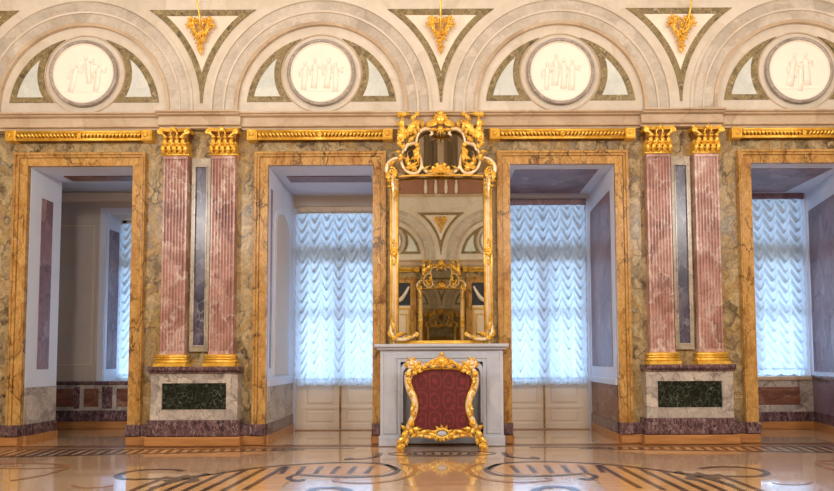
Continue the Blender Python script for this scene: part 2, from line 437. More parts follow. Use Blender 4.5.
# ---- floor -----------------------------------------------------------------
fl = MB()
fl.add([(-HX-.3, YB-.3, 0), (HX+.3, YB-.3, 0), (HX+.3, 3.2, 0), (-HX-.3, 3.2, 0)], [(0, 1, 2, 3)], M_FLOOR)
Z1, Z2, Z3 = .0012, .0022, .0032
def F(*pp): return [unfloor(x, y) for x, y in pp]
fl.add([(-HX, -.05, Z1), (-HX, -.30, Z1), (HX, -.30, Z1), (HX, -.05, Z1)], [(0, 1, 2, 3)], M_INLAYM)
for (a, b) in ((-.10, -.17), (-.23, -.27)):
    fl.add([(-HX, a, Z2), (-HX, b, Z2), (HX, b, Z2), (HX, a, Z2)], [(0, 1, 2, 3)], M_INLAY)
for sg in (-1, 1):
    def Q(px, py):
        x, y = unfloor(px, py); return (abs(x)*sg*(1 if px <= 441.5 else -1), y)
    def QQ(pts, sub=6): return smooth([Q(*p) for p in pts], sub)
    # band of slanting staves along the wall, its lower edge drawing in towards the middle
    nst = 42
    for i in range(nst):
        u = i/nst
        xb = -6.9 + 5.2*u
        lower = -1.12 + .68*max(0, u-.08)**1.2
        w = .058
        top = (xb-.13*(abs(lower)-.40)/.72, -.40)
        fl.add([(sg*(xb-w/2), lower, Z1), (sg*(xb+w/2), lower, Z1), (sg*(top[0]+w/2), top[1], Z1), (sg*(top[0]-w/2), top[1], Z1)], [(0, 1, 2, 3)], M_INLAY)
    fl.ribbon([(sg*(-6.9+5.2*u/20), -1.12+.68*max(0, u/20-.08)**1.2) for u in range(21)], .06, Z2, M_INLAY)
    fl.ribbon([(sg*-6.9, -.40), (sg*-1.1, -.40)], .05, Z2, M_INLAY)
    # harp shaped field with its staves
    upper = QQ([(395, 470), (385, 464.5), (365, 462.5), (330, 462.3), (273, 465.5), (235, 470), (204, 474.5), (180, 479), (150, 487)])
    ground = [Q(392, 470), Q(384, 465.5), Q(365, 463.5), Q(330, 463.3), Q(273, 466.5), Q(235, 471), Q(204, 475.5), Q(180, 480), Q(150, 489), Q(120, 500), Q(270, 500), Q(285, 482), Q(305, 475), Q(350, 475.5), Q(378, 474.5)]
    fl.add([(x, y, Z1) for x, y in ground], [tuple(range(len(ground)))], M_INLAYO)
    fl.ribbon(upper, .05, Z3, M_INLAY)
    for k in range(6):
        x = 372-17*k
        fl.ribbon([Q(x, 466), Q(x-7, 473.5)], .055, Z2, M_INLAY)
    for k in range(7):
        x = 284-19.5*k; y = 466.0+1.55*k
        fl.ribbon([Q(x, y), Q(x-(30+3*k)*1.35, y+(16+.2*k)*1.45)], .06, Z2, M_INLAY)
    # volutes
    fl.ribbon(QQ([(385, 464.5), (393, 467), (397, 470), (392, 473.5), (378, 476), (345, 476.8), (310, 475), (296, 474.5), (288, 477.5), (296, 480.5), (304, 479)]), .06, Z3, M_INLAY)
    fl.ribbon(QQ([(400, 463.5), (412, 466), (415, 470), (408, 476), (392, 480.5), (365, 483), (345, 482), (333, 480.2), (338, 478)]), .05, Z3, M_INLAYM)
    fl.ribbon(QQ([(350, 492), (342, 488.5), (326, 487.5), (312, 489), (308, 493)]), .08, Z3, M_INLAY)
    fl.ribbon(QQ([(183, 470), (172, 468.5), (150, 468.4), (130, 470), (119, 473), (117, 475.5), (126, 477.8), (150, 477.8), (185, 476), (210, 473.5)]), .06, Z3, M_INLAY)
    fl.ribbon(QQ([(163, 480), (172, 478.5), (190, 478), (196, 480), (185, 482)]), .06, Z3, M_INLAY)
    fl.ribbon(QQ([(380, 452.5), (376, 456.5), (362, 458.5), (346, 459), (352, 457.5)]), .06, Z3, M_INLAY)
    fl.ribbon(QQ([(0, 462), (30, 461.5), (55, 462.5), (66, 464.5), (62, 468), (40, 474), (10, 479)]), .06, Z3, M_INLAYM)
    fl.ribbon(QQ([(0, 466.5), (40, 466.8), (64, 465)]), .05, Z3, M_INLAYM)
    fl.ribbon(QQ([(72, 483.5), (80, 486), (100, 486), (112, 484)]), .04, Z3, M_INLAYM)
# oval of tongues before the hearth
ov = [( .62*math.cos(2*PI*i/40), -.86+.2*math.sin(2*PI*i/40)) for i in range(41)]
fl.ribbon(ov, .04, Z2, M_INLAY)
ov = [( .40*math.cos(2*PI*i/40), -.86+.13*math.sin(2*PI*i/40)) for i in range(41)]
fl.ribbon(ov, .035, Z2, M_INLAY)
for i in range(7):
    x = -.3+.1*i; fl.ribbon([(x, -.93), (x*1.1, -.80)], .035, Z2, M_INLAY)
struct(fl, 'floor', up=True)

# ---- main wall ----------------------------------------------------------------
w = MB()
edges = [-HX]
for b in BAY: edges += [b-OW, b+OW]
edges.append(HX)
for i in range(0, len(edges), 2): w.box(edges[i], edges[i+1], 0, .36, 0, ZCOR, M_WALL)
for b in BAY: w.box(b-OW, b+OW, 0, .36, ZO, ZCOR, M_WALL)
struct(w, 'wall_front')
w = MB(); w.box(-HX, HX, 0.0, .36, ZCOR, ZC, M_ARCH)
# spandrel plane in front of the lunettes, cut out by the arches
ARC_R = 1.50
def spandrel_sheet(mb, mat):
    top = 6.36; n = 30
    cs = [BAY[0]*2-BAY[1]] + BAY + [BAY[3]*2-BAY[2]]
    hs = [ZCOR] + [ZL+ARC_R*math.sin(PI/2*i/n) for i in range(n+1)] + [top]
    def dx(z): return math.sqrt(max(0, ARC_R**2-max(0, z-ZL)**2)) if z < ZL+ARC_R else 0
    for c0, c1 in zip(cs[:-1], cs[1:]):
        vs = []
        for z in hs:
            d = dx(z); vs += [(c0+d, BANDY, z), (c1-d, BANDY, z), (c0+d, .001, z), (c1-d, .001, z)]
        fs = []
        for i in range(len(hs)-1):
            q = 4*i; fs += [(q, q+1, q+5, q+4), (q, q+4, q+6, q+2), (q+1, q+3, q+7, q+5)]
        mb.add(vs, fs, mat)
spandrel_sheet(w, M_ARCH)
struct(w, 'wall_upper')
# top band and attic
w = MB()
w.box(-HX, HX, -.10, 0, 6.36, 6.46, M_CORN, .02); w.box(-HX, HX, -.04, 0, 6.46, 6.95, M_FRIEZE)
w.box(-HX, HX, -.22, 0, 6.95, 7.2, M_CORN, .05); w.box(-HX, HX, -.03, 0, 7.2, ZC, M_PANELBR)
for i in range(-12, 13):
    w.box(i*.62-.1, i*.62+.1, -.06, -.03, 7.2, ZC, M_CORN)
for i in range(-2, 2):
    x = (i+.5)*.31
    w.tube([(x, -.08, 6.46), (x, -.08, 6.52), (x, -.08, 6.66), (x, -.08, 6.84), (x, -.08, 6.95)], [.02, .05, .055, .03, .05], M_CREAM, 8)
wtop = struct(w, 'trim_1')
# arch rings
for n, b in enumerate(BAY):
    r = MB()
    def ring(R0, R1, y0, m): r.loop_frame([(b+R1, ZCOR)]+arc(b, ZL, R1, 0, PI, 48)+[(b-R1, ZCOR)], [(b+R0, ZCOR)]+arc(b, ZL, R0, 0, PI, 48)+[(b-R0, ZCOR)], y0, .002, m, closed=False)
    ring(1.465, 1.505, -.066, M_ARCH); ring(1.33, 1.465, -.038, M_RING); ring(1.305, 1.33, -.050, M_ARCH); ring(1.175, 1.305, -.03, M_RING); ring(1.13, 1.175, -.05, M_CORN)
    o = struct(r, 'trim_%d' % (n+2))
# cornice
c = MB()
def cornice_run(x0, x1, k):
    c.box(x0, x1, -.20-k, 0, 4.39, 4.415, M_CORN, .008)
    c.box(x0, x1, -.165-k, 0, 4.37, 4.39, M_CORN, .01)
    c.box(x0, x1, -.09-k, 0, 4.265, 4.37, M_CORN)
    c.box(x0, x1, -.12-k, 0, 4.24, 4.265, M_CORN, .008)
    c.box(x0, x1, -.06-k, 0, 4.215, 4.24, M_CORN)
xs = [-HX]
cornice_run(-HX, HX, 0)
for p in PIL: cornice_run(p-.545, p+.545, .06)
cor = struct(c, 'trim_6')

# ---- baseboards --------------------------------------------------------------------
piers = [(-HX, BAY[0]-OW), (BAY[0]+OW, BAY[1]-OW), (BAY[1]+OW, BAY[2]-OW), (BAY[2]+OW, BAY[3]-OW), (BAY[3]+OW, HX)]
for i, (a, b) in enumerate(piers):
    m = MB()
    m.box(a, b, -.10, 0, .0, .12, M_PLINTH, .012); m.box(a, b, -.07, 0, .12, .27, M_PURPLE, .012)
    struct(m, 'baseboard_%s' % ['left', 'pier_left', 'hearth', 'pier_right', 'right'][i])

# ---- door surrounds ------------------------------------------------------------------
DL = ['yellow marble door surround farthest left, opening onto the beige panelled room', 'yellow marble door surround just left of the tall gilt mirror',
      'yellow marble door surround just right of the tall gilt mirror', 'yellow marble door surround at the right edge of the photo']
for n, b in enumerate(BAY):
    t = thing('door_surround', DL[n], 'door surround', (b, 0, 0), 'yellow marble door surrounds')
    PROF = ((-.004, .098, -.05), (.098, .106, -.042), (.106, .138, -.068), (.138, .156, -.09), (.156, .172, -.078))
    for sx in (-1, 1):
        m = MB()
        for d0, d1, y in PROF:
            m.prism_xz([(b+sx*(OW+d0), .2725), (b+sx*(OW+d1), .2725), (b+sx*(OW+d1), ZO+d1), (b+sx*(OW+d0), ZO+d0)], y, -.0005, M_SIENA)
        m.build('jamb', t)
    m = MB()
    for d0, d1, y in PROF:
        m.prism_xz([(b-OW-d0, ZO+d0), (b-OW-d1, ZO+d1), (b+OW+d1, ZO+d1), (b+OW+d0, ZO+d0)], y, -.0005, M_SIENA)
    m.build('lintel', t)
    for sx in (-1, 1):
        m = MB(); x0, x1 = b+sx*(OW-.006), b+sx*(OW+.185)
        m.box(x0, x1, -.115, -.0005, .125, .272, M_PURPLE, .01)
        o = m.build('base_block', t); o['label'] = 'purple marble base block'
    if n in (1, 2): OPP.append(t)

# ---- pilasters -----------------------------------------------------------------------
def pilaster(x, label):
    t = thing('pilaster', label, 'pilaster', (x, 0, 1.03), 'fluted pink pilasters with gilt capitals')
    # base
    m = MB()
    m.box(x-.212, x+.212, -.20, -.001, 1.03, 1.075, M_GOLD, .004)
    for z, r, wd in ((1.097, .022, .188), (1.135, .014, .182), (1.165, .02, .182)):
        m.tube([(x-wd, -.165, z), (x+wd, -.165, z)], r, M_GOLD, 10)
        for s_ in (-1, 1): m.tube([(x+s_*wd, -.165, z), (x+s_*wd, -.03, z)], r, M_GOLD, 10)
    m.box(x-.188, x+.188, -.16, -.001, 1.075, 1.19, M_GOLD)
    m.build('base', t)
    # fluted shaft
    m = MB(); hw, nf = .158, 7
    prof = [(-hw, -.002), (-hw, -.12)]
    step = (2*hw-.03)/nf
    for k in range(nf):
        xa = -hw+.015+k*step; g = step*.74; s0 = xa+(step-g)/2
        prof.append((s0, -.12))
        for q in range(1, 6):
            a = PI*q/6; prof.append((s0+g/2-g/2*math.cos(a), -.12+g*.75*math.sin(a)))
        prof.append((s0+g, -.12))
    prof += [(hw, -.12), (hw, -.002)]
    zl = [1.19, 3.84]
    np_ = len(prof)
    vs = [(x+px, py, z) for z in zl for px, py in prof]
    fs = [(i, (i+1) % np_, np_+(i+1) % np_, np_+i) for i in range(np_)] + [tuple(range(np_)), tuple(range(np_, 2*np_))[::-1]]
    m.add(vs, fs, M_PINK)
    m.box(x-hw-.006, x+hw+.006, -.126, -.0025, 1.188, 1.235, M_PINK)
    m.box(x-hw-.006, x+hw+.006, -.126, -.0025, 3.80, 3.842, M_PINK)
    m.build('shaft', t)
    # Corinthian capital
    cp = MB(); zb = 3.84
    cp.box(x-.17, x+.17, -.125, -.002, zb, zb+.19, M_GOLDD); cp.box(x-.16, x+.16, -.115, -.002, zb+.19, zb+.33, M_GOLDSHADE)
    cp.tube([(x-.19, -.135, zb+.012), (x+.19, -.135, zb+.012)], .014, M_GOLD, 8)
    for k in range(5):
        lx = x-.148+k*.074; cp.leaf((lx, zb+.025), PI/2, .13, .07, M_GOLD, -.135, .05, 0., 3, .012)
        cp.ball((lx, -.182, zb+.145), (.026, .016, .012), M_GOLD, 8, 5)
    for k in range(4):
        lx = x-.12+k*.08; cp.leaf((lx, zb+.1), PI/2, .14, .075, M_GOLD, -.135, .065, 0., 3, .012)
        cp.ball((lx, -.195, zb+.225), (.03, .018, .013), M_GOLD, 8, 5)
    bell = cp.build('leaf_bell', t)
    for s_ in (-1, 1):
        v = MB()
        sp = [(x+s_*(.09+.085*min(1, i/10)) + s_*(.045*(1-i/40))*math.cos(i*.5)*(1 if i > 10 else 0), -.20, zb+.22+.075*min(1, i/10) - (0 if i <= 10 else .0) + (.045*(1-i/40))*math.sin(i*.5)*(1 if i > 10 else 0)) for i in range(30)]
        v.tube(sp, [.016]*30, M_GOLD, 6)
        v.ball((x+s_*.165, -.19, zb+.29), (.022, .025, .022), M_GOLD, 8, 6)
        v.tube([(x+s_*.02, -.17, zb+.2), (x+s_*.045, -.19, zb+.28), (x+s_*.03, -.20, zb+.31), (x+s_*.012, -.2, zb+.295)], .012, M_GOLD, 6)
        v.build('volute', t)
    ab = MB()
    pts = [(x-.208, -.002), (x-.208, -.19), (x-.178, -.21)] + [(x-.178+.356*i/10, -.21+.05*math.sin(PI*i/10)) for i in range(1, 10)] + [(x+.178, -.21), (x+.208, -.19), (x+.208, -.002)]
    ab.prism_xy(pts, zb+.335, zb+.355, M_GOLDD)
    ab.prism_xy([(x+(p-x)*.95, q*.95-.001) for p, q in pts], zb+.315, zb+.336, M_GOLD)
    ab.ball((x, -.2, zb+.33), (.034, .03, .03), M_GOLD, 10, 6)
    for k in range(5): ab.ball((x+.03*math.cos(k*1.256+.3), -.215, zb+.33+.026*math.sin(k*1.256+.3)), .013, M_GOLD, 6, 5)
    ab.build('abacus', t)
    return t
PN = ['first fluted pink marble pilaster from the left, right of the leftmost doorway', 'second fluted pink marble pilaster from the left, left of the window door',
      'third fluted pink marble pilaster from the left, right of the white-curtained doorway', 'fluted pink marble pilaster nearest the right edge']
k = 0
for p in PIL:
    for s_ in (-1, 1):
        t = pilaster(p+s_*.32, PN[k]); k += 1
    # slim inlaid panel between the pair
    m = MB()
    m.loop_frame([(p-.125, 1.23), (p-.125, 3.83), (p+.125, 3.83), (p+.125, 1.23)], [(p-.082, 1.30), (p-.082, 3.72), (p+.082, 3.72), (p+.082, 1.30)], -.05, -.001, M_FRAMEGREY)
    m.loop_frame([(p-.084, 1.298), (p-.084, 3.722), (p+.084, 3.722), (p+.084, 1.298)], [(p-.074, 1.312), (p-.074, 3.708), (p+.074, 3.708), (p+.074, 1.312)], -.062, -.001, M_GREY)
    t = thing('inlay_panel', 'slim slate-blue marble panel between the %s pair of pink pilasters' % ('left' if p < 0 else 'right'), 'wall panel', (p, 0, 1.06), 'slim panels between the pilasters')
    m.build('surround', t)
    m = MB(); m.box(p-.0755, p+.0755, -.035, -.001, 1.311, 3.709, M_BLUE, .004); m.build('inlay', t)

# ---- pedestals -----------------------------------------------------------------------------
for p in PIL:
    t = thing('pedestal', '%s green panel, under the %s pair of pink pilasters' % ('grey and white marble pedestal with dark' if p < 0 else 'cream veined marble pedestal with black', 'left' if p < 0 else 'right'), 'pedestal', (p, 0, 0), 'marble pilaster pedestals')
    m = MB(); m.box(p-.62, p+.62, -.23, -.001, 0, .125, M_PLINTH, .015); o = m.build('plinth', t); o['label'] = 'honey coloured wooden plinth'
    m = MB(); m.box(p-.60, p+.60, -.20, -.001, .125, .34, M_PURPLE, .015); o = m.build('base', t); o['label'] = 'purple marble base'
    m = MB()
    m.loop_frame([(p-.565, .34), (p-.565, .955), (p+.565, .955), (p+.565, .34)], [(p-.432, .462), (p-.432, .828), (p+.432, .828), (p+.432, .462)], -.17, -.001, M_GREY)
    m.loop_frame([(p-.434, .46), (p-.434, .83), (p+.434, .83), (p+.434, .46)], [(p-.42, .474), (p-.42, .816), (p+.42, .816), (p+.42, .474)], -.178, -.001, M_GREY)
    m.build('die', t)
    m = MB(); m.box(p-.422, p+.422, -.155, -.001, .472, .818, M_DKGREEN, .006); o = m.build('panel', t); o['label'] = 'dark green marble panel'
    m = MB(); m.box(p-.585, p+.585, -.20, -.001, .945, .97, M_PURPLE, .01); m.box(p-.59, p+.59, -.235, -.001, .97, 1.03, M_PURPLE, .02)
    o = m.build('top_slab', t); o['label'] = 'purple marble top slab'

# ---- lunettes: medallions, side panels, spandrels -------------------------------------------
ML = ['farthest left', 'just left of the mirror', 'just right of the mirror', 'farthest right']
MH = ['faint small figures', 'a row of standing figures', 'a close group of figures', 'a pair of figures']
FIG = [[(-.12, -.02, .9, .3), (.06, .1, .8, -.35), (.2, -.02, .9, .1)], [(-.22, 0, .85, .0), (-.08, .02, .95, 0), (.1, .02, .95, .05), (.2, -.03, .9, -.1)],
       [(-.18, -.02, .8, 0), (-.06, .04, 1.1, .05), (.05, .0, 1., -.05), (.16, -.02, 1.05, 0)], [(-.09, .02, 1.15, .28), (.1, .03, 1.15, -.22), (.02, -.05, .8, 0)]]
for n, b in enumerate(BAY):
    cz = 5.015
    t = thing('medallion', 'round white relief medallion %s with %s' % (ML[n], MH[n]), 'medallion', (b, 0, cz-.48), 'white relief medallions')
    m = MB(); m.prism_xz(arc(b, cz, .425, 0, 2*PI, 48)[:-1], -.035, -.001, M_MEDAL); m.build('disc', t)
    m = MB()
    for R, r_ in ((.438, .026), (.408, .010)):
        m.tube([(b+R*math.cos(a*2*PI/48), -.04, cz+R*math.sin(a*2*PI/48)) for a in range(49)], r_, M_MEDRING if R > .42 else M_CREAM, 8, cap=False)
    m.build('frame', t)
    m = MB()
    m.box(b-.3, b+.3, -.043, -.034, cz-.26, cz-.245, M_MEDAL)
    for (fx, fz, sc, ln) in FIG[n]:
        X, Z = b+fx, cz+fz-.02
        m.tube([(X-.02-ln*.12, -.036, Z-.22), (X-.01-ln*.05, -.038, Z-.1), (X, -.04, Z+.02), (X+ln*.06, -.04, Z+.1*sc), (X+ln*.08, -.038, Z+.14*sc)], [.045*sc, .042*sc, .034, .046*sc, .018], M_MEDAL, 8, .45)
        m.ball((X+ln*.1, -.04, Z+.18*sc), (.026, .02, .032), M_MEDAL, 8, 6)
        m.tube([(X+.03, -.04, Z+.1*sc), (X+.09, -.042, Z+.05), (X+.1+ln*.1, -.042, Z+.12)], [.016, .014, .01], M_MEDAL, 6, .6)
        m.tube([(X-.03, -.04, Z+.1*sc), (X-.08, -.042, Z+.03), (X-.07, -.042, Z-.04)], [.016, .014, .01], M_MEDAL, 6, .6)
    m.build('relief', t)
    if n in (1, 2): OPP.append(t)
    # ring round the medallion, part of the wall
    rg = MB(); rg.loop_frame(arc(b, cz, .55, 0, 2*PI, 48)[:-1], arc(b, cz, .535, 0, 2*PI, 48)[:-1], -.012, .0, M_CORN); 
    for s_ in (-1, 1):
        zc1, R1, z0, R2 = 4.52, 1.02, 4.625, .56
        def region(d):
            r1, r2, zz = R1-d, R2+d, z0+d*.85
            # corners: A outer/bottom, B inner/bottom, C tip
            xA = math.sqrt(r1*r1-(zz-zc1)**2); 
            xB = math.sqrt(max(0, r2*r2-(zz-cz)**2))
            D = cz-zc1; zt = (r1*r1-r2*r2+D*D)/(2*D); xt = math.sqrt(max(1e-4, r1*r1-zt*zt)); zt += zc1
            a0, a1 = math.atan2(zz-zc1, xA), math.atan2(zt-zc1, xt)
            side1 = arc(0, zc1, r1, a0, a1, 18)
            b0, b1 = math.atan2(zt-cz, xt), math.atan2(zz-cz, xB)
            side2 = arc(0, cz, r2, b0, b1, 18)
            side3 = [(xB+(xA-xB)*i/6, zz) for i in range(1, 6)]
            return [(b+s_*px, pz) for px, pz in side1+side2[1:]+side3]
        o_, i_ = region(0), region(.085)
        t = thing('lunette_panel', '%s curved panel edged in green, %s of the medallion %s' % ('pale blue' if n in (0, 1) else 'white', 'left' if s_ < 0 else 'right', ML[n]), 'wall panel', (b+s_*.75, 0, z0), 'curved panels beside the medallions')
        m = MB(); m.loop_frame(o_, i_, -.014, -.0005, M_GREEN); o = m.build('border', t); o['label'] = 'mottled ochre green marble border'
        m = MB(); m.prism_xz(i_, -.009, -.0005, M_PALEBLUE); m.build('inlay', t)
        if n in (1, 2): OPP.append(t)
    struct(rg, 'trim_%d' % (n+11))

def spandrel_outline(x, R, zt, half=1.62):
    """triangle between two neighbouring arches"""
    zb = ZL+math.sqrt(max(0, R*R-half*half)) if R > half else ZL+.04
    n = 16
    L = []; Rr = []
    for i in range(n+1):
        z = zb+(zt-zb)*i/n
        d = half-math.sqrt(max(0, R*R-(z-ZL)**2))
        L.append((x-max(d, .0005), z)); Rr.append((x+max(d, .0005), z))
    top = [(L[-1][0]+(Rr[-1][0]-L[-1][0])*i/8, zt) for i in range(1, 8)]
    return L+top+Rr[::-1]
SPX = [-6.465, -3.235, .0075, 3.2575]
SL = {-6.465: 'clipped by the top left corner', -3.235: 'above the left pair of pink pilasters', .0075: 'above the gilt mirror', 3.2575: 'above the right pair of pink pilasters'}
for x in SPX:
    yy = BANDY
    o_, i_ = spandrel_outline(x, 1.606, 5.885), spandrel_outline(x, 1.684, 5.80)
    t = thing('spandrel_panel', 'cream triangular marble panel with mottled green border %s' % SL[x], 'wall panel', (x, yy, 4.6), 'triangular panels between the arches')
    m = MB(); m.loop_frame(o_, i_, yy-.012, yy-.0005, M_GREEN); o = m.build('border', t); o['label'] = 'mottled ochre green marble border'
    m = MB(); m.prism_xz(i_, yy-.007, yy-.0005, M_CREAM); m.build('inlay', t)
    if abs(x) < .1: OPP.append(t)
    if x < -6: continue
    # gilt drop ornament
    g = thing('gilt_drop', 'gilded flower drop with thin rod %s' % SL[x], 'ornament', (x, yy-.01, 5.25), 'gilded flower drops')
    m = MB(); y0 = yy-.04
    cl = [(0, 5.33, .05), (-.02, 5.40, .05), (.03, 5.44, .055), (-.05, 5.48, .055), (.01, 5.53, .06), (.06, 5.51, .045), (-.09, 5.55, .05), (.09, 5.58, .05), (0, 5.62, .05)]
    for (dx, z, r_) in cl:
        for q in range(6):
            a = q*PI/3+z*7; m.leaf((x+dx, z), a, r_*1.1, r_*.6, M_GOLD, y0-.02, .02, .4, 2, .008, 6)
        m.ball((x+dx, y0-.045, z), r_*.3, M_GOLD, 8, 6)
    m.leaf((x, 5.32), -PI/2, .10, .06, M_GOLD, y0-.01, .02, 0, 3, .008)
    m.box(x-.012, x+.012, yy-.06, yy-.0125, 5.44, 5.47, M_GOLD)
    m.build('flower_cluster', g)
    for s_ in (-1, 1):
        m = MB()
        m.tube(smooth([(x+s_*.02, y0-.03, 5.5), (x+s_*.10, y0-.04, 5.56), (x+s_*.13, y0-.05, 5.65), (x+s_*.15, y0-.05, 5.71), (x+s_*.12, y0-.05, 5.74), (x+s_*.10, y0-.05, 5.71)]), .012, M_GOLD, 6)
        for q in range(4):
            z = 5.52+.05*q; m.leaf((x+s_*(.07+.022*q), z), PI/2-s_*(.5-.35*q), .10, .05, M_GOLD, y0-.02, .03, s_*.6, 3, .008, 8)
        for (fx, fz) in ((.13, 5.69), (.05, 5.68), (.155, 5.62)):
            for q in range(5):
                a = q*1.257+fx*9; m.leaf((x+s_*fx, fz), a, .055, .04, M_GOLD, y0-.04, .015, .3, 2, .007, 6)
            m.ball((x+s_*fx, y0-.07, fz), .016, M_GOLD, 8, 6)
        m.build('branch', g)
    m = MB()
    dx0 = .10 if x > 1 else 0.0
    m.tube([(x+dx0*.3, y0-.05, 5.55), (x+dx0, y0-.07, 5.74), (x+dx0*.6, -1.1, 7.2), (x+dx0*.6, -1.5, 7.75)], .013, M_GOLD, 8)
    m.ball((x+dx0, y0-.06, 5.74), .022, M_GOLD, 8, 6)
    m.build('rod', g)
    if abs(x) < .1: OPP.append(g)

# ---- gilded pelmet bars ---------------------------------------------------------------------
GL = ['over the leftmost doorway', 'over the doorway left of the mirror', 'over the doorway right of the mirror', 'over the doorway at the right edge']
for n, b in enumerate(BAY):
    bx = b
    z0, z1, hw, yf = 4.06, 4.20, .975, -.115
    t = thing('gilded_pelmet', 'carved gilded pelmet bar with square rosette ends %s' % GL[n], 'pelmet', (bx, 0, z0), 'gilded pelmet bars')
    m = MB(); m.box(bx-hw+.12, bx+hw-.12, yf+.03, -.001, z0+.015, z1-.012, M_GOLDSHADE)
    for z, r_ in ((z1-.012, .014), (z0+.014, .014), (z0+.034, .008), (z1-.032, .007)):
        m.tube([(bx-hw+.1, yf+.025, z), (bx+hw-.1, yf+.025, z)], r_, M_GOLD, 8)
    m.build('rail', t)
    m = MB(); zc = (z0+z1)/2
    nn = 34
    for i in range(nn):
        u = -hw+.17+(2*hw-.34)*i/(nn-1)
        sd = -1 if u < 0 else 1
        if abs(u) < .05: continue
        m.tube([(bx+u-sd*.02, yf+.02, zc-.032), (bx+u, yf-.008, zc), (bx+u+sd*.028, yf+.02, zc+.032)], [.007, .02, .007], M_GOLD, 6)
    for q in range(6):
        m.leaf((bx, zc), q*PI/3, .05, .035, M_GOLD, yf+.02, .014, 0, 2, .006, 6)
    m.ball((bx, yf+.005, zc), .016, M_GOLD, 8, 6)
    o = m.build('leaf_carving', t)
    for s_ in (-1, 1):
        m = MB(); xa = bx+s_*(hw-.065)
        m.box(xa-.07, xa+.07, yf-.012, -.001, z0-.004, z1+.004, M_GOLD, .012)
        e = m.build('end_block', t)
        m = MB()
        m.loop_frame([(xa-.052, zc-.052), (xa-.052, zc+.052), (xa+.052, zc+.052), (xa+.052, zc-.052)], [(xa-.04, zc-.04), (xa-.04, zc+.04), (xa+.04, zc+.04), (xa+.04, zc-.04)], yf-.022, yf-.01, M_GOLDD)
        for q in range(6): m.leaf((xa, zc), q*PI/3+.2, .036, .026, M_GOLD, yf-.016, .01, 0, 2, .005, 5)
        m.ball((xa, yf-.026, zc), .011, M_GOLD, 8, 5)
        m.build('rosette', e)
    if n in (1, 2): OPP.append(t)

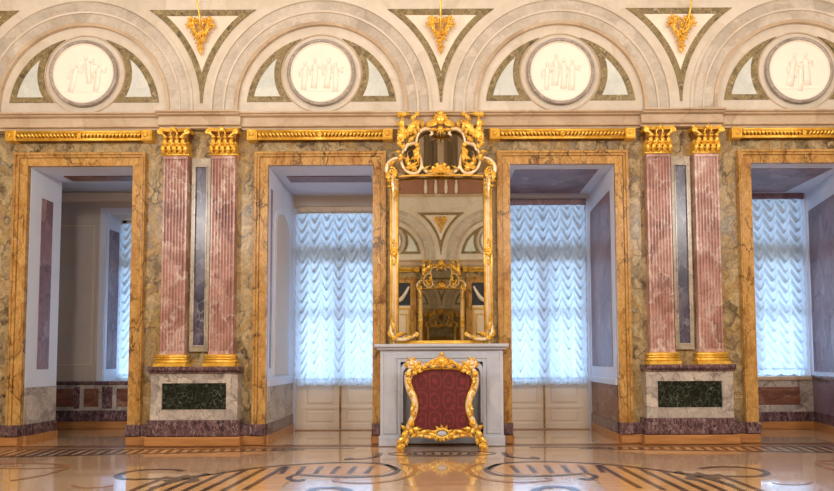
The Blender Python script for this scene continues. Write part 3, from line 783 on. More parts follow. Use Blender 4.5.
# ------------------------------------------------------------------ rooms beyond the openings
def panel_on(mb, xa, ya, xb, yb, z0, z1, m, off=.006, sgn=1):
    """thin inlaid slab standing on a side wall that runs from (xa,ya) to (xb,yb)"""
    dx, dy = xb-xa, yb-ya; l = math.hypot(dx, dy); nx, ny = dy/l*off*sgn, -dx/l*off*sgn
    mb.prism_xy([(xa, ya), (xb, yb), (xb+nx, yb+ny), (xa+nx, ya+ny)], z0, z1, m)
def lerp(a, b, t): return a+(b-a)*t
PD = 1.5
for n in (1, 2, 3):
    b = BAY[n]
    # side walls as (front x, back x)
    if n == 3: sides = [(-1, b-OW, b-OW-.12), (1, b+OW, 5.86)]
    else: sides = [(-1, b-OW, b-OW-.03), (1, b+OW, b+OW+.03)]
    for s_, xf, xk in sides:
        m = MB()
        nm = ('left' if s_ < 0 else 'right')
        m.prism_xy([(xf, .36), (xk, PD+.4), (xk+s_*.25, PD+.4), (xk+s_*.25, .36)] if abs(xk-xf) < .2 else [(xf, .36), (lerp(xf, xk, 1), PD), (xk, PD+.4), (xk+.25, PD+.4), (xk+.25, .36)], 0, ZO+.3, M_WHITE)
        # reveal lining in the thickness of the main wall and beyond
        def at(y): return lerp(xf, xk, max(0, min(1, (y-.36)/(PD-.36))))
        def pan(y0, y1, z0, z1, mat, off):
            if y0 < .36 < y1:
                panel_on(m, at(y0), y0, xf, .36, z0, z1, mat, off, s_ * -1); y0 = .36
            panel_on(m, at(y0), y0, at(y1), y1, z0, z1, mat, off, s_ * -1)
        pan(.02, PD, .82, ZO, M_WHITE, .006)
        pan(.02, PD, .12, .76, M_GREY if n == 1 else M_RUST if n == 2 else M_MAUVE, .008)
        pan(.02, PD, .76, .84, M_WHITE if n != 3 else M_PURPLE, .03)
        pan(.0, PD, .0, .12, M_PLINTH, .03); pan(.0, PD, .12, .27, M_PURPLE, .02)
        if n == 1 and s_ < 0:
            pan(.10, .17, 1.0, 3.45, M_MAUVE, .012)
            # arched niche field
            ya, yb_, zt = .34, 1.12, 2.95
            pts = [(ya, .9), (ya, zt)] + [((ya+yb_)/2-(yb_-ya)/2*math.cos(PI*i/14), zt+(yb_-ya)/2*math.sin(PI*i/14)*.75) for i in range(1, 14)] + [(yb_, zt), (yb_, .9)]
            for off, gro, mat in ((.02, .07, M_WHITE), (.028, 0, M_BEIGE)):
                pp = [((y-.73)*(1+gro*2.4)+.73, z+(gro if z > 1 else 0)) for y, z in pts]
                k_ = len(pp)
                vs = [(at(y)-s_*off, y, z) for y, z in pp]+[(at(y), y, z) for y, z in pp]
                m.add(vs, [tuple(range(k_)), tuple(range(k_, 2*k_))[::-1]]+[(i, (i+1) % k_, k_+(i+1) % k_, k_+i) for i in range(k_)], mat)
        else:
            pan(.05 if n == 3 else .2, PD-.09, .9 if n == 3 else 1.0, 3.44, M_MAUVE, .012)
        struct(m, 'wall_passage_%s' % nm if n != 1 else 'wall_alcove_%s' % nm)
    # soffit with inlaid panel, back wall and window opening
    m = MB()
    xl, xr = b-OW-.35, b+OW+.35 + (.2 if n == 3 else 0)
    m.box(xl, xr, .36, PD+.4, ZO, ZO+.3, M_WHITE); m.box(b-OW, b+OW, .002, .37, ZO-.008, ZO, M_WHITE)
    if n == 1: m.box(b-OW+.12, b+OW-.1, .45, .72, ZO-.012, ZO+.01, M_MAUVE)
    else: m.box(b-OW+.1, b+OW-.16, .18, PD-.15, ZO-.012, ZO+.01, M_MAUVE)
    struct(m, 'ceiling_passage')
    wl, wr = (b-.70, b+.70) if n != 3 else (b-.80, 5.82)
    wl, wr = (wl, wr)
    zt = (0, 3.54, 3.64, 3.72)[n]
    m = MB()
    m.box(xl, xr, PD, PD+.12, zt, ZO+.2, M_BEIGE if n == 1 else M_WHITE)
    m.box(wl+.02, wr-.02, PD-.06, PD, zt-.07, zt+.03, M_CORN if n == 1 else M_MAUVE, .02)
    m.box(wl-.4, wl+.0, PD, PD+.12, 0, zt, M_WHITE); m.box(wr, wr+.3, PD, PD+.12, 0, zt, M_WHITE)
    if n == 3:
        m.box(wl, wr+.1, PD-.01, PD+.12, 0, .76, M_GREY); m.box(wl, wr+.1, PD-.05, PD+.12, .76, .83, M_CORN, .015)
        m.box(wl+.1, wr-.18, PD-.022, PD, .38, .66, M_RUST, .006)
        m.box(wl, wr+.1, PD-.03, PD, .12, .27, M_PURPLE, .01); m.box(wl, wr+.1, PD-.045, PD, 0, .12, M_PLINTH, .01)
    struct(m, 'wall_window_%s' % ['', 'left', 'centre', 'right'][n])
    # window or window door
    wz = .83 if n == 3 else .0
    m = MB(); fy0, fy1 = PD+.13, PD+.19
    m.box(wl-.02, wr+.02, fy0, fy1, zt-.1, zt+.05, M_DOOR); m.box(wl-.02, wl+.07, fy0, fy1, wz, zt, M_DOOR); m.box(wr-.07, wr+.02, fy0, fy1, wz, zt, M_DOOR)
    m.box(wl, wr, fy0, fy1, 2.62, 2.74, M_DOOR)
    m.box(wl-.1, wr+.1, PD+.02, PD+.35, 0, .012, M_INLAYM)
    win = struct(m, 'window_%d' % (n+1))
    cx = (wl+wr)/2
    for s_ in (-1, 1):
        m = MB(); xa, xb = (wl+.07, cx-.012) if s_ < 0 else (cx+.012, wr-.07)
        y0 = PD+.13
        m.box(xa, xa+.06, y0, y0+.05, wz+.01, 2.62, M_DOOR); m.box(xb-.06, xb, y0, y0+.05, wz+.01, 2.62, M_DOOR)
        if n != 3:
            m.box(xa, xb, y0+.01, y0+.045, .01, .80, M_DOOR)
            m.box(xa, xb, y0-.006, y0+.05, .0, .10, M_DOOR, .006); m.box(xa, xb, y0-.006, y0+.05, .33, .38, M_DOOR, .006); m.box(xa, xb, y0-.006, y0+.05, .75, .80, M_DOOR, .006)
            m.box(xa+.1, xb-.1, y0-.004, y0+.02, .13, .30, M_DOOR, .012); m.box(xa+.1, xb-.1, y0-.004, y0+.02, .42, .72, M_DOOR, .012)
        m.box(xa, xb, y0, y0+.05, 2.54, 2.62, M_DOOR); m.box(xa, xb, y0, y0+.05, 1.75, 1.79, M_DOOR)
        m.build('casement', win)
        m = MB(); m.box(xa+.05, xb-.05, y0+.022, y0+.03, wz+(.02 if n == 3 else .79), 2.56, M_GLASS); m.build('pane', win)
    m = MB(); m.box(wl+.06, wr-.06, fy0+.025, fy0+.033, 2.73, zt-.09, M_GLASS); m.build('pane', win)
    if n != 3:
        m = MB(); m.box(cx-.014, cx+.014, PD+.10, PD+.16, .02, 2.6, M_SIENA, .004); m.build('astragal', win)

# leftmost opening: reveal, then a wider beige room with a deep window
m = MB(); b = BAY[0]
xf, xk, yk = b-OW, b-OW-.005, .68
m.prism_xy([(xf, .36), (xk, yk), (xk-.9, yk), (xf-.9, .36)], 0, ZO, M_WHITE)
def atl(y): return lerp(xf, xk, max(0, min(1, (y-.36)/(yk-.36))))
def panl(y0, y1, z0, z1, mat, off): panel_on(m, atl(y0), y0, atl(y1), y1, z0, z1, mat, off, 1)
for (ya, yb_) in ((.02, .36), (.36, yk)):
    panl(ya, yb_, .76, ZO, M_WHITE, .006); panl(ya, yb_, .27, .76, M_GREY, .01); panl(ya, yb_, 0, .12, M_PLINTH, .045); panl(ya, yb_, .12, .27, M_PURPLE, .03)
panl(.24, .48, 1.0, 3.38, M_MAUVE, .014)
struct(m, 'wall_reveal_left')
m = MB()
m.prism_xy([(b+OW, .36), (b+OW+.02, yk), (b+OW+.6, yk), (b+OW+.6, .36)], 0, ZO, M_WHITE)
struct(m, 'wall_reveal_right')
YR = 2.0
m = MB()
m.box(-7.3, b+OW+.6, .36, yk, ZO, ZO+.3, M_WHITE); m.box(b-OW+.2, b+OW-.1, .40, .62, ZO-.012, ZO+.01, M_RUST); m.box(b-OW, b+OW, .002, .37, ZO-.008, ZO, M_WHITE)
m.box(-7.3, -3.4, yk, YR+.7, 3.96, 4.2, M_WHITE)
struct(m, 'ceiling_side_room')
m = MB(); wl, wr, wb, wt = -5.63, -4.25, .78, 3.60
m.box(-7.3, wl, YR, YR+.5, 0, 4.2, M_BEIGE); m.box(wr, -3.4, YR, YR+.5, 0, 4.2, M_BEIGE); m.box(wl, wr, YR, YR+.5, wt, 4.2, M_BEIGE); m.box(wl, wr, YR, YR+.5, 0, wb, M_BEIGE)
m.box(-7.3, -7.0, .36, YR, 0, 4.2, M_BEIGE); m.box(-3.65, -3.4, yk, YR, 0, 4.2, M_BEIGE)
# panel mouldings on the beige wall
def rect(x0, x1, z0, z1, wd, y, mat): m.loop_frame([(x0, z0), (x0, z1), (x1, z1), (x1, z0)], [(x0+wd, z0+wd), (x0+wd, z1-wd), (x1-wd, z1-wd), (x1-wd, z0+wd)], y, YR+.001, mat)
rect(-6.75, -5.78, 1.0, 3.45, .03, YR-.014, M_BEIGE); rect(-6.70, -5.83, 1.05, 3.40, .012, YR-.01, M_DOOR)
m.box(-7.0, -3.65, YR-.06, YR, 3.80, 3.96, M_DOOR, .03)
# white margin round the deep window, purple lining
m.loop_frame([(wl-.10, wb), (wl-.10, wt+.09), (wr+.10, wt+.09), (wr+.10, wb)], [(wl, wb), (wl, wt), (wr, wt), (wr, wb)], YR-.02, YR+.001, M_WHITE, closed=False)
panel_on(m, wl, YR+.01, wl, YR+.44, wb, wt, M_WHITE, .006, 1); panel_on(m, wl, YR+.08, wl, YR+.38, wb+.2, wt-.25, M_MAUVE, .012, 1)
# dado
m.box(-7.0, -3.65, YR-.03, YR, .27, .74, M_GREY); m.box(-7.0, -3.65, YR-.05, YR, .72, .78, M_PURPLE, .01)
m.box(-7.0, -3.65, YR-.05, YR, .12, .30, M_PURPLE, .01); m.box(-7.0, -3.65, YR-.07, YR, 0, .12, M_PLINTH, .01)
for (xa, xb) in ((-6.75, -6.08), (-5.92, -5.68), (-5.38, -4.5)): m.box(xa, xb, YR-.042, YR, .36, .66, M_RUST, .006)
for (xa, xb) in ((-6.08, -5.99), (-5.62, -5.45)): m.box(xa, xb, YR-.042, YR, .33, .69, M_PURPLE, .006)
struct(m, 'wall_side_room')
m = MB(); fy = YR+.52
m.box(wl-.05, wr+.05, fy, fy+.06, wt-.08, wt+.05, M_DOOR); m.box(wl-.05, wl+.06, fy, fy+.06, wb, wt, M_DOOR); m.box(wr-.06, wr+.05, fy, fy+.06, wb, wt, M_DOOR); m.box(wl, wr, fy, fy+.06, wb-.05, wb+.06, M_DOOR)
m.box((wl+wr)/2-.04, (wl+wr)/2+.04, fy, fy+.06, wb, wt, M_DOOR); m.box(wl, wr, fy, fy+.06, 2.65, 2.73, M_DOOR)
win = struct(m, 'window_1')
m = MB(); m.box(wl, wr, fy+.026, fy+.034, wb, wt, M_GLASS); m.build('pane', win)

# ---- ruched curtains ---------------------------------------------------------------------------
def curtain(x0, x1, z0, z1, y, ncol, label, seed):
    rnd = random.Random(seed)
    m = MB(); p = .160; per = 16; cw = (x1-x0)/ncol
    nx = ncol*per; nz = int((z1-z0)/p*12)
    offs = [rnd.uniform(-.15, .15) for _ in range(ncol)]
    jit = [[rnd.uniform(.75, 1.2) for _ in range(60)] for _ in range(ncol)]
    vs = []
    for j in range(nz+1):
        z = z0+(z1-z0)*j/nz
        for i in range(nx+1):
            c_ = min(ncol-1, i//per); u = (i-c_*per)/per*2-1
            sag = .20*(1-abs(u)**1.35)
            ph = (z-z0+sag)/p+offs[c_]
            kq = int(ph); f = ph-kq
            amp = jit[c_][kq % 60]
            prof = (1-f)**1.1 if f < .9 else (.1**1.1)+(f-.9)/.1*(1-.1**1.1)
            d = .085*amp*prof*(1-.7*u*u)+.015*(1-u*u)
            d += .006*math.sin(u*9+kq*1.7)*(1-u*u)
            edge = min(1, (z1-z)/.1)
            vs.append((x0+(x1-x0)*i/nx + .006*math.sin(ph*2*PI)*(u), y-d*(.35+.65*edge), z))
    fs = [(j*(nx+1)+i, j*(nx+1)+i+1, (j+1)*(nx+1)+i+1, (j+1)*(nx+1)+i) for j in range(nz) for i in range(nx)]
    m.add(vs, fs, M_CURT, True)
    t = thing('ruched_curtain', label, 'curtain', ((x0+x1)/2, y, z0), 'white ruched window curtains')
    m.build('festoons', t, up=True)
    m = MB(); vs = []; nn = ncol*16
    rows = 6
    for j in range(rows+1):
        for i in range(nn+1):
            vs.append((x0+(x1-x0)*i/nn, y-.02-.014*math.sin(i*1.3)-.008*math.sin(i*.37+j), z0+.03-.10*j/rows - (.022*abs(math.sin(PI*i/16)) if j else 0)))
    fs = [(j*(nn+1)+i, j*(nn+1)+i+1, (j+1)*(nn+1)+i+1, (j+1)*(nn+1)+i) for j in range(rows) for i in range(nn)]
    m.add(vs, fs, M_CURT, True); m.build('frill', t, up=True)
    m = MB(); m.tube([(x0-.03, y+.01, z1), (x1+.03, y+.01, z1)], .014, M_DOOR, 8); m.build('rod', t)
curtain(wl+.02, wr-.02, .86, 3.52, YR+.44, 7, 'pale ruched curtain deep inside the leftmost doorway, seen as a narrow strip', 1)
curtain(BAY[1]-.69, BAY[1]+.69, .80, 3.45, PD-.01, 7, 'white ruched curtain over the window door left of the mirror', 2)
curtain(BAY[2]-.69, BAY[2]+.66, .80, 3.57, PD-.01, 7, 'white ruched curtain over the window door right of the mirror', 3)
curtain(BAY[3]-.78, 5.76, .93, 3.65, PD-.01, 8, 'white ruched curtain over a marble dado in the rightmost doorway', 4)

# ------------------------------------------------------------------ fireplace
fp = thing('fireplace', 'pale grey-white marble fireplace under the tall gilt mirror', 'fireplace', (0, 0, 0))
m = MB(); m.box(-.86, .86, -.34, -.12, 1.265, 1.31, M_FIRE, .012); m.box(-.83, .83, -.31, -.12, 1.235, 1.265, M_FIRE, .012); m.box(-.72, .72, -.12, -.001, 1.235, 1.31, M_FIRE)
m.build('mantel_shelf', fp)
m = MB(); m.box(-.79, .79, -.26, -.12, 1.08, 1.235, M_FIRE); m.box(-.72, .72, -.12, -.001, 1.08, 1.235, M_FIRE); m.box(-.60, .60, -.272, -.26, 1.12, 1.20, M_FIRE, .01); m.build('frieze', fp)
for s_ in (-1, 1):
    m = MB(); xa, xb = s_*.53, s_*.79
    m.box(xa, xb, -.26, -.12, 0, 1.08, M_FIRE)
    m.box(s_*.57, s_*.75, -.276, -.26, .16, 1.20, M_FIRE, .012); m.box(s_*.59, s_*.73, -.28, -.27, .2, 1.16, M_FIRE, .01)
    m.box(s_*.53, s_*.81, -.285, -.12, 0, .13, M_FIRE, .012)
    m.build('jamb', fp)
m = MB()
n_ = 12; rr = .10
op = [(-.50, .02), (-.50, 1.02-rr)] + [(-.50+rr-rr*math.cos(PI/2*i/n_), 1.02-rr+rr*math.sin(PI/2*i/n_)) for i in range(1, n_+1)] + [(.50-rr+rr*math.sin(PI/2*i/n_), 1.02-rr+rr*math.cos(PI/2*i/n_)) for i in range(0, n_+1)] + [(.50, .02)]
out = []
for x_, z_ in op:
    out.append((math.copysign(.53, x_) if abs(x_) > .499 else x_*1.06, z_ if z_ < .9 else z_+.0+(1.08-1.02)))
m.loop_frame(out, op, -.25, -.12, M_FIRE, closed=False)
m.box(-.53, -.499, -.25, -.12, 0.0, .3, M_FIRE); m.box(.499, .53, -.25, -.12, 0.0, .3, M_FIRE)
m.build('opening_surround', fp)
m = MB(); m.prism_xz(op, -.13, -.12, M_FIREIN); o = m.build('fireback', fp); o['label'] = 'grey closing panel of the hearth'
OPP.append(fp)

# ------------------------------------------------------------------ rococo ornament helpers
class Orn:
    """ornament drawn on the left half, repeated on the right, at depth y"""
    def __init__(s, y, cx=441.5, ls=1., ws=1.): s.y = y; s.cx = cx; s.ls = ls; s.ws = ws
    def p(s, px, py): return un(px, py, s.y)
    def scroll(s, mb, pts, r0, r1, m, dy=0., both=True, r2=None, yflat=1.0, sub=6):
        q = smooth([s.p(*a) for a in pts], sub); k = len(q)
        rad = []
        for i in range(k):
            t = i/(k-1); rad.append(r0+(r1-r0)*(t*2 if t < .5 else 1) if r2 is None else (r0+(r1-r0)*t*2 if t < .5 else r1+(r2-r1)*(t-.5)*2))
        for sg in ((1, -1) if both else (1,)):
            mb.tube([(x*sg, s.y+dy, z) for x, z in q], rad, m, 8, yflat)
    def lf(s, mb, px, py, deg, Lpx, Wpx, m, curl=0., dy=0., lobes=4, bulge=.025, both=True):
        x, z = s.p(px, py); k = (CAM_D+s.y)/600
        a = math.radians(deg); Lpx *= s.ls; Wpx *= s.ws
        mb.leaf((x, z), a, Lpx*k, Wpx*k, m, s.y+dy, bulge, curl, lobes, .010)
        if both: mb.leaf((-x, z), PI-a, Lpx*k, Wpx*k, m, s.y+dy, bulge, -curl, lobes, .010)
    def knob(s, mb, px, py, rpx, m, dy=0., both=True, yr=.8):
        x, z = s.p(px, py); r = rpx*(CAM_D+s.y)/600
        mb.ball((x, s.y+dy, z), (r, r*yr, r), m, 9, 6)
        if both: mb.ball((-x, s.y+dy, z), (r, r*yr, r), m, 9, 6)
    def volute(s, mb, px, py, rpx, deg, turn, m, r=.014, dy=0., both=True):
        x, z = s.p(px, py); k = (CAM_D+s.y)/600; pts = []
        for i in range(22):
            t = i/21; a = math.radians(deg)+turn*t*2*PI*1.35; rr = rpx*k*(1-.82*t)
            pts.append((x+rr*math.cos(a), s.y+dy-.012*t, z+rr*math.sin(a)))
        rad = [r*(1-.35*i/21) for i in range(22)]
        mb.tube(pts, rad, m, 7); mb.ball((pts[-1][0], pts[-1][1], pts[-1][2]), r*1.3, m, 8, 6)
        if both:
            q = [(-a, b_, c_) for a, b_, c_ in pts]
            mb.tube(q, rad, m, 7); mb.ball(q[-1], r*1.3, m, 8, 6)

# ------------------------------------------------------------------ mirror
MY = -.125
O = Orn(MY, 441.5, .95, .66)
zb = 1.312
mir = thing('wall_mirror', 'tall rococo gilt-framed mirror standing on the pale marble mantel', 'mirror', (0, -.05, zb))
def R(px, py): return un(px, py, MY)
xi, xo = abs(R(398.3, 250)[0]), abs(R(390, 250)[0])
ztop = R(398, 180)[1]
m = MB(); m.box(-xi-.01, xi+.01, -.085, -.065, zb+.02, ztop+.12, M_MIRROR)
m.v = [(x, y+.0150*(z-zb), z) for x, y, z in m.v]
gl = m.build('mirror_glass', mir)
crown_l = [(441.5, 129), (428, 129.5), (421.5, 133), (418.5, 142), (410, 144.5), (405.5, 150), (403.5, 158), (406, 167), (412, 172.5), (412, 178), (441.5, 178)]
cl = [R(*p) for p in crown_l]
poly = cl + [(-x, z) for x, z in cl[-2:0:-1]]
m = MB(); m.prism_xz(poly, -.087, -.07, M_MIRROR); m.v = [(x, y+.0150*(z-zb), z) for x, y, z in m.v]; m.build('crown_glass', mir)
# backing of the crown
for s_ in (-1, 1):
    m = MB()
    xa, xb = s_*xi, s_*xo; w_ = xo-xi
    m.box(xa, xb, -.115, -.0, zb, ztop+.02, M_PALEGOLD)
    m.tube([(s_*(xi+.008), -.118, zb), (s_*(xi+.008), -.118, ztop)], .014, M_GOLD, 8)
    m.tube([(s_*(xo-.014), -.118, zb), (s_*(xo-.014), -.118, ztop)], .016, M_GOLD, 8)
    m.tube([(s_*(xi+w_*.5), -.118, zb), (s_*(xi+w_*.5), -.118, ztop)], .018, M_PALEGOLD, 8)
    m.build('side_rail', mir)
    # leaf cluster half way up the rail
    m = MB(); Os = Orn(MY-.005)
    kk = (CAM_D+MY)/600
    xc, zc = s_*(xi+xo)/2, R(394, 251)[1]
    for q, (a, L_, W_) in enumerate(((90, 7, 5), (-90, 8, 5), (40, 6, 4), (140, 6, 4), (-40, 6, 4), (-140, 6, 4), (0, 5, 4), (180, 5, 4))):
        m.leaf((xc, zc), math.radians(a), L_*kk, W_*kk, M_GOLD, -.12, .025, .5*(1 if q % 2 else -1), 3, .009, 8)
    m.leaf((xc, zc-.1), -PI/2, .12, .05, M_GOLD, -.12, .02, 0., 3, .008, 8); m.leaf((xc, zc+.08), PI/2, .1, .045, M_GOLD, -.12, .02, 0., 3, .008, 8)
    m.ball((xc, -.145, zc), .022, M_GOLD, 8, 6)
    m.build('rail_leaf_cluster', mir)
m = MB(); m.box(-xo, xo, -.10, -.03, zb, zb+.035, M_PALEGOLD); m.tube([(-xo, -.105, zb+.035), (xo, -.105, zb+.035)], .013, M_GOLD, 8); m.tube([(-xo, -.105, zb+.014), (xo, -.105, zb+.014)], .014, M_GOLD, 8)
m.build('bottom_rail', mir)
for s_ in (-1, 1):
    def side(mb):   # keep one side of a both-sided ornament
        keep = MB(); idx = {}
        for f, k_, sm in zip(mb.f, mb.m, mb.sm):
            if all(mb.v[i][0]*s_ > -1e-6 for i in f):
                nf = []
                for i in f:
                    if i not in idx: idx[i] = len(keep.v); keep.v.append(mb.v[i])
                    nf.append(idx[i])
                keep.f.append(nf); keep.m.append(k_); keep.sm.append(sm)
        keep.mats = mb.mats
        return keep
    # bottom corner
    m = MB()
    O.scroll(m, [(393, 318), (391, 326), (392, 334), (398, 339), (406, 339), (413, 336.5), (418, 333)], .012, .026, M_PALEGOLD, -.03, r2=.012)
    O.lf(m, 394, 330, 95, 13, 7, M_GOLD, .5, -.03); O.lf(m, 396, 336, 30, 12, 7, M_GOLD, -.6, -.03); O.lf(m, 404, 339, 12, 14, 6, M_GOLD, .4, -.02)
    O.lf(m, 391, 337, 120, 9, 6, M_GOLD, -.6, -.03); O.lf(m, 392, 322, 70, 9, 5, M_GOLD, .8, -.03); O.volute(m, 416.5, 334, 2.6, 180, 1, M_GOLD, .010, -.03); O.knob(m, 393.5, 337, 2.3, M_GOLD, -.04)
    O.lf(m, 392, 340, 20, 8, 5, M_GOLD, .3, -.04)
    side(m).build('corner_scroll', mir)
    # shoulder
    m = MB()
    O.scroll(m, [(407, 158.5), (400, 158), (393, 160), (388.5, 165), (387.5, 171), (390, 176), (394, 177), (396, 174)], .010, .030, M_PALEGOLD, -.02, r2=.016)
    O.scroll(m, [(395, 176), (393.5, 182), (394, 190), (395, 198)], .030, .024, M_PALEGOLD, -.02, r2=.012)
    O.lf(m, 389, 172, 265, 14, 8, M_GOLD, .5, -.035); O.lf(m, 397, 170, 255, 15, 8, M_GOLD, .2, -.035); O.lf(m, 393, 182, 170, 8, 4, M_GOLD, .5, -.03); O.lf(m, 394, 187, 178, 8, 4, M_GOLD, .2, -.03)
    O.lf(m, 396, 185, 5, 5, 4, M_GOLD, .2, -.03); O.lf(m, 392, 166, 60, 8, 5, M_GOLD, -.9, -.04); O.lf(m, 399, 161, 20, 9, 6, M_GOLD, .5, -.04); O.volute(m, 393, 172, 4.0, 120, -1, M_GOLD, .013, -.045)
    O.knob(m, 391, 165, 2., M_GOLD, -.04); O.lf(m, 396, 190, 270, 12, 5, M_GOLD, 0, -.03)
    side(m).build('shoulder_scroll', mir)
    # side lobe of the crown
    m = MB()
    O.scroll(m, [(405, 149), (402.5, 155), (402, 161), (405, 168.5), (411, 173), (417.5, 173), (421.5, 168.5), (422, 162), (420.5, 155)], .012, .024, M_PALEGOLD, -.01, r2=.016)
    O.scroll(m, [(405.5, 151), (407.5, 146), (412, 143.5), (417, 144.5), (420, 149)], .018, .028, M_PALEGOLD, -.01, r2=.016)
    O.scroll(m, [(417, 143), (418, 136.5), (421, 131.5), (426.5, 128.8), (431.5, 130), (433, 134), (430.5, 135.5)], .016, .030, M_PALEGOLD, -.01, r2=.012)
    O.scroll(m, [(421, 160), (423, 167), (427, 171.5), (432, 173.8), (438, 174)], .012, .022, M_PALEGOLD, -.01, r2=.014)
    side(m).build('crown_rim', mir)
    m = MB()
    # plumes at the crown corner
    for a in ((404, 143, 105, 22, 9, -.5), (406, 140, 95, 24, 9, .9), (408, 138, 78, 25, 9, -.9), (411, 136, 62, 22, 8, .9), (405, 130, 120, 16, 8, -1.2), (401, 117, 20, 13, 7, -.6), (412, 122, 60, 13, 7, -1.1), (414, 128, 20, 12, 7, .9),
              (404, 136, 150, 9, 6, -.8), (402, 148, 120, 10, 7, -.5), (409, 143, 30, 12, 7, .5), (400, 142, 80, 14, 7, .4), (398.5, 118, 40, 9, 6, -.5), (420, 133, 110, 13, 6, -.4), (423, 129, 70, 10, 6, .6), (427, 128, 40, 9, 5, .5), (417, 137, 100, 14, 6, .5)):
        O.lf(m, a[0], a[1], a[2], a[3], a[4], M_GOLD, a[5], -.03, bulge=.04)
    O.volute(m, 402.5, 140, 4.5, 20, 1, M_GOLD, .015, -.05); O.volute(m, 401, 115.5, 2.8, 0, 1, M_GOLD, .012, -.05); O.volute(m, 418, 114.5, 2.6, 180, -1, M_GOLD, .012, -.05)
    O.knob(m, 407, 133, 3., M_GOLD, -.05); O.knob(m, 415, 131, 2.4, M_GOLD, -.05); O.knob(m, 404, 126, 2., M_GOLD, -.05)
    side(m).build('crown_plume', mir)
    m = MB()
    # flower sprays on the lobes
    for a in ((419, 147, 260, 15, 7, .3), (416, 150, 280, 14, 6, -.5), (420, 154, 250, 13, 7, .7), (417, 158, 200, 8, 5, .4), (407, 164, 60, 10, 7, .8), (410, 168, 20, 12, 7, .6), (406, 168, 340, 10, 6, .5), (413, 172, 60, 10, 6, -.6), (417, 172, 110, 9, 5, .5), (402, 152, 200, 8, 5, -.6), (403, 150, 60, 8, 6, .5), (399, 158, 30, 8, 5, .3), (424, 170, 20, 9, 4, .3), (428, 173, 10, 8, 4, .2)):
        O.lf(m, a[0], a[1], a[2], a[3], a[4], M_GOLD, a[5], -.03)
    for a in ((418, 146, 2.6), (416, 153, 2.2), (419.5, 158, 2.2), (410, 165, 2.6), (414, 169, 2.), (402, 157, 2.)): O.knob(m, *a, M_GOLD, -.05)
    side(m).build('flower_spray', mir)
def shell(mb, O, px, py, rpx, m, a0=0, a1=180, n=9, both=False, wk=.42, dy=-.03):
    for i in range(n):
        a = a0+(a1-a0)*i/(n-1)
        O.lf(mb, px, py, a, rpx, rpx*wk, m, 0, dy-.004*(i % 2), 3, .03, both)
m = MB()
shell(m, O, 441.5, 121, 11, M_GOLD, -30, 210, 11); O.knob(m, 441.5, 121, 5.5, M_GOLD, -.05, False, .7); shell(m, O, 441.5, 130, 8, M_GOLD, 200, 340, 5); O.knob(m, 441.5, 115, 3, M_GOLD, -.06, False)
O.volute(m, 433.5, 124, 3.6, 0, -1, M_GOLD, .013, -.05); O.lf(m, 436, 126, 185, 9, 6, M_GOLD, .5, -.04); O.lf(m, 437, 130, 205, 8, 5, M_GOLD, -.6, -.04); O.knob(m, 441.5, 130, 3, M_GOLD, -.05, False)
m.build('crest', mir)
m = MB()
shell(m, O, 441.5, 173, 11, M_GOLD, 0, 180, 11); shell(m, O, 441.5, 171, 6, M_GOLD, 195, 345, 5); O.knob(m, 441.5, 171, 3.2, M_GOLD, -.06, False); O.volute(m, 434.5, 172, 3, 0, -1, M_GOLD, .012, -.04)
for a in ((438, 166), (434, 169)): O.knob(m, a[0], a[1], 2, M_GOLD, -.055)
m.build('shell', mir)
m = MB()
zr = R(420, 175)[1]
O.scroll(m, [(398, 176.5), (410, 175.5), (425, 175.3), (441.5, 175.3)], .012, .014, M_GOLD, 0.0, r2=.014)
m.build('top_rail', mir)
OPP.append(mir)

# ------------------------------------------------------------------ fire screen
SY = -.57
O = Orn(SY, 441.5, .85, .7)
def Rs(px, py): return un(px, py, SY)
fs_ = thing('fire_screen', 'gilt rococo fire screen with red damask panel before the pale fireplace', 'fire screen', (0, SY, 0))
pl = [(441.5, 368.5), (430, 369), (421, 370), (415, 374), (411.5, 380), (412, 387), (415.5, 396), (417.5, 405), (416.5, 414), (413.5, 421), (411, 428), (425, 432), (441.5, 434)]
pp = smooth([Rs(*p) for p in pl], 4)
poly = pp + [(-x, z) for x, z in pp[-2:0:-1]]
m = MB(); m.prism_xz(poly, SY-.012, SY+.015, M_DAMASK, .006); o = m.build('damask_panel', fs_); o['label'] = 'dark red damask panel'
m = MB(); m.prism_xz([(x*1.01, z) for x, z in poly], SY+.016, SY+.03, M_INLAY); m.build('back_board', fs_)
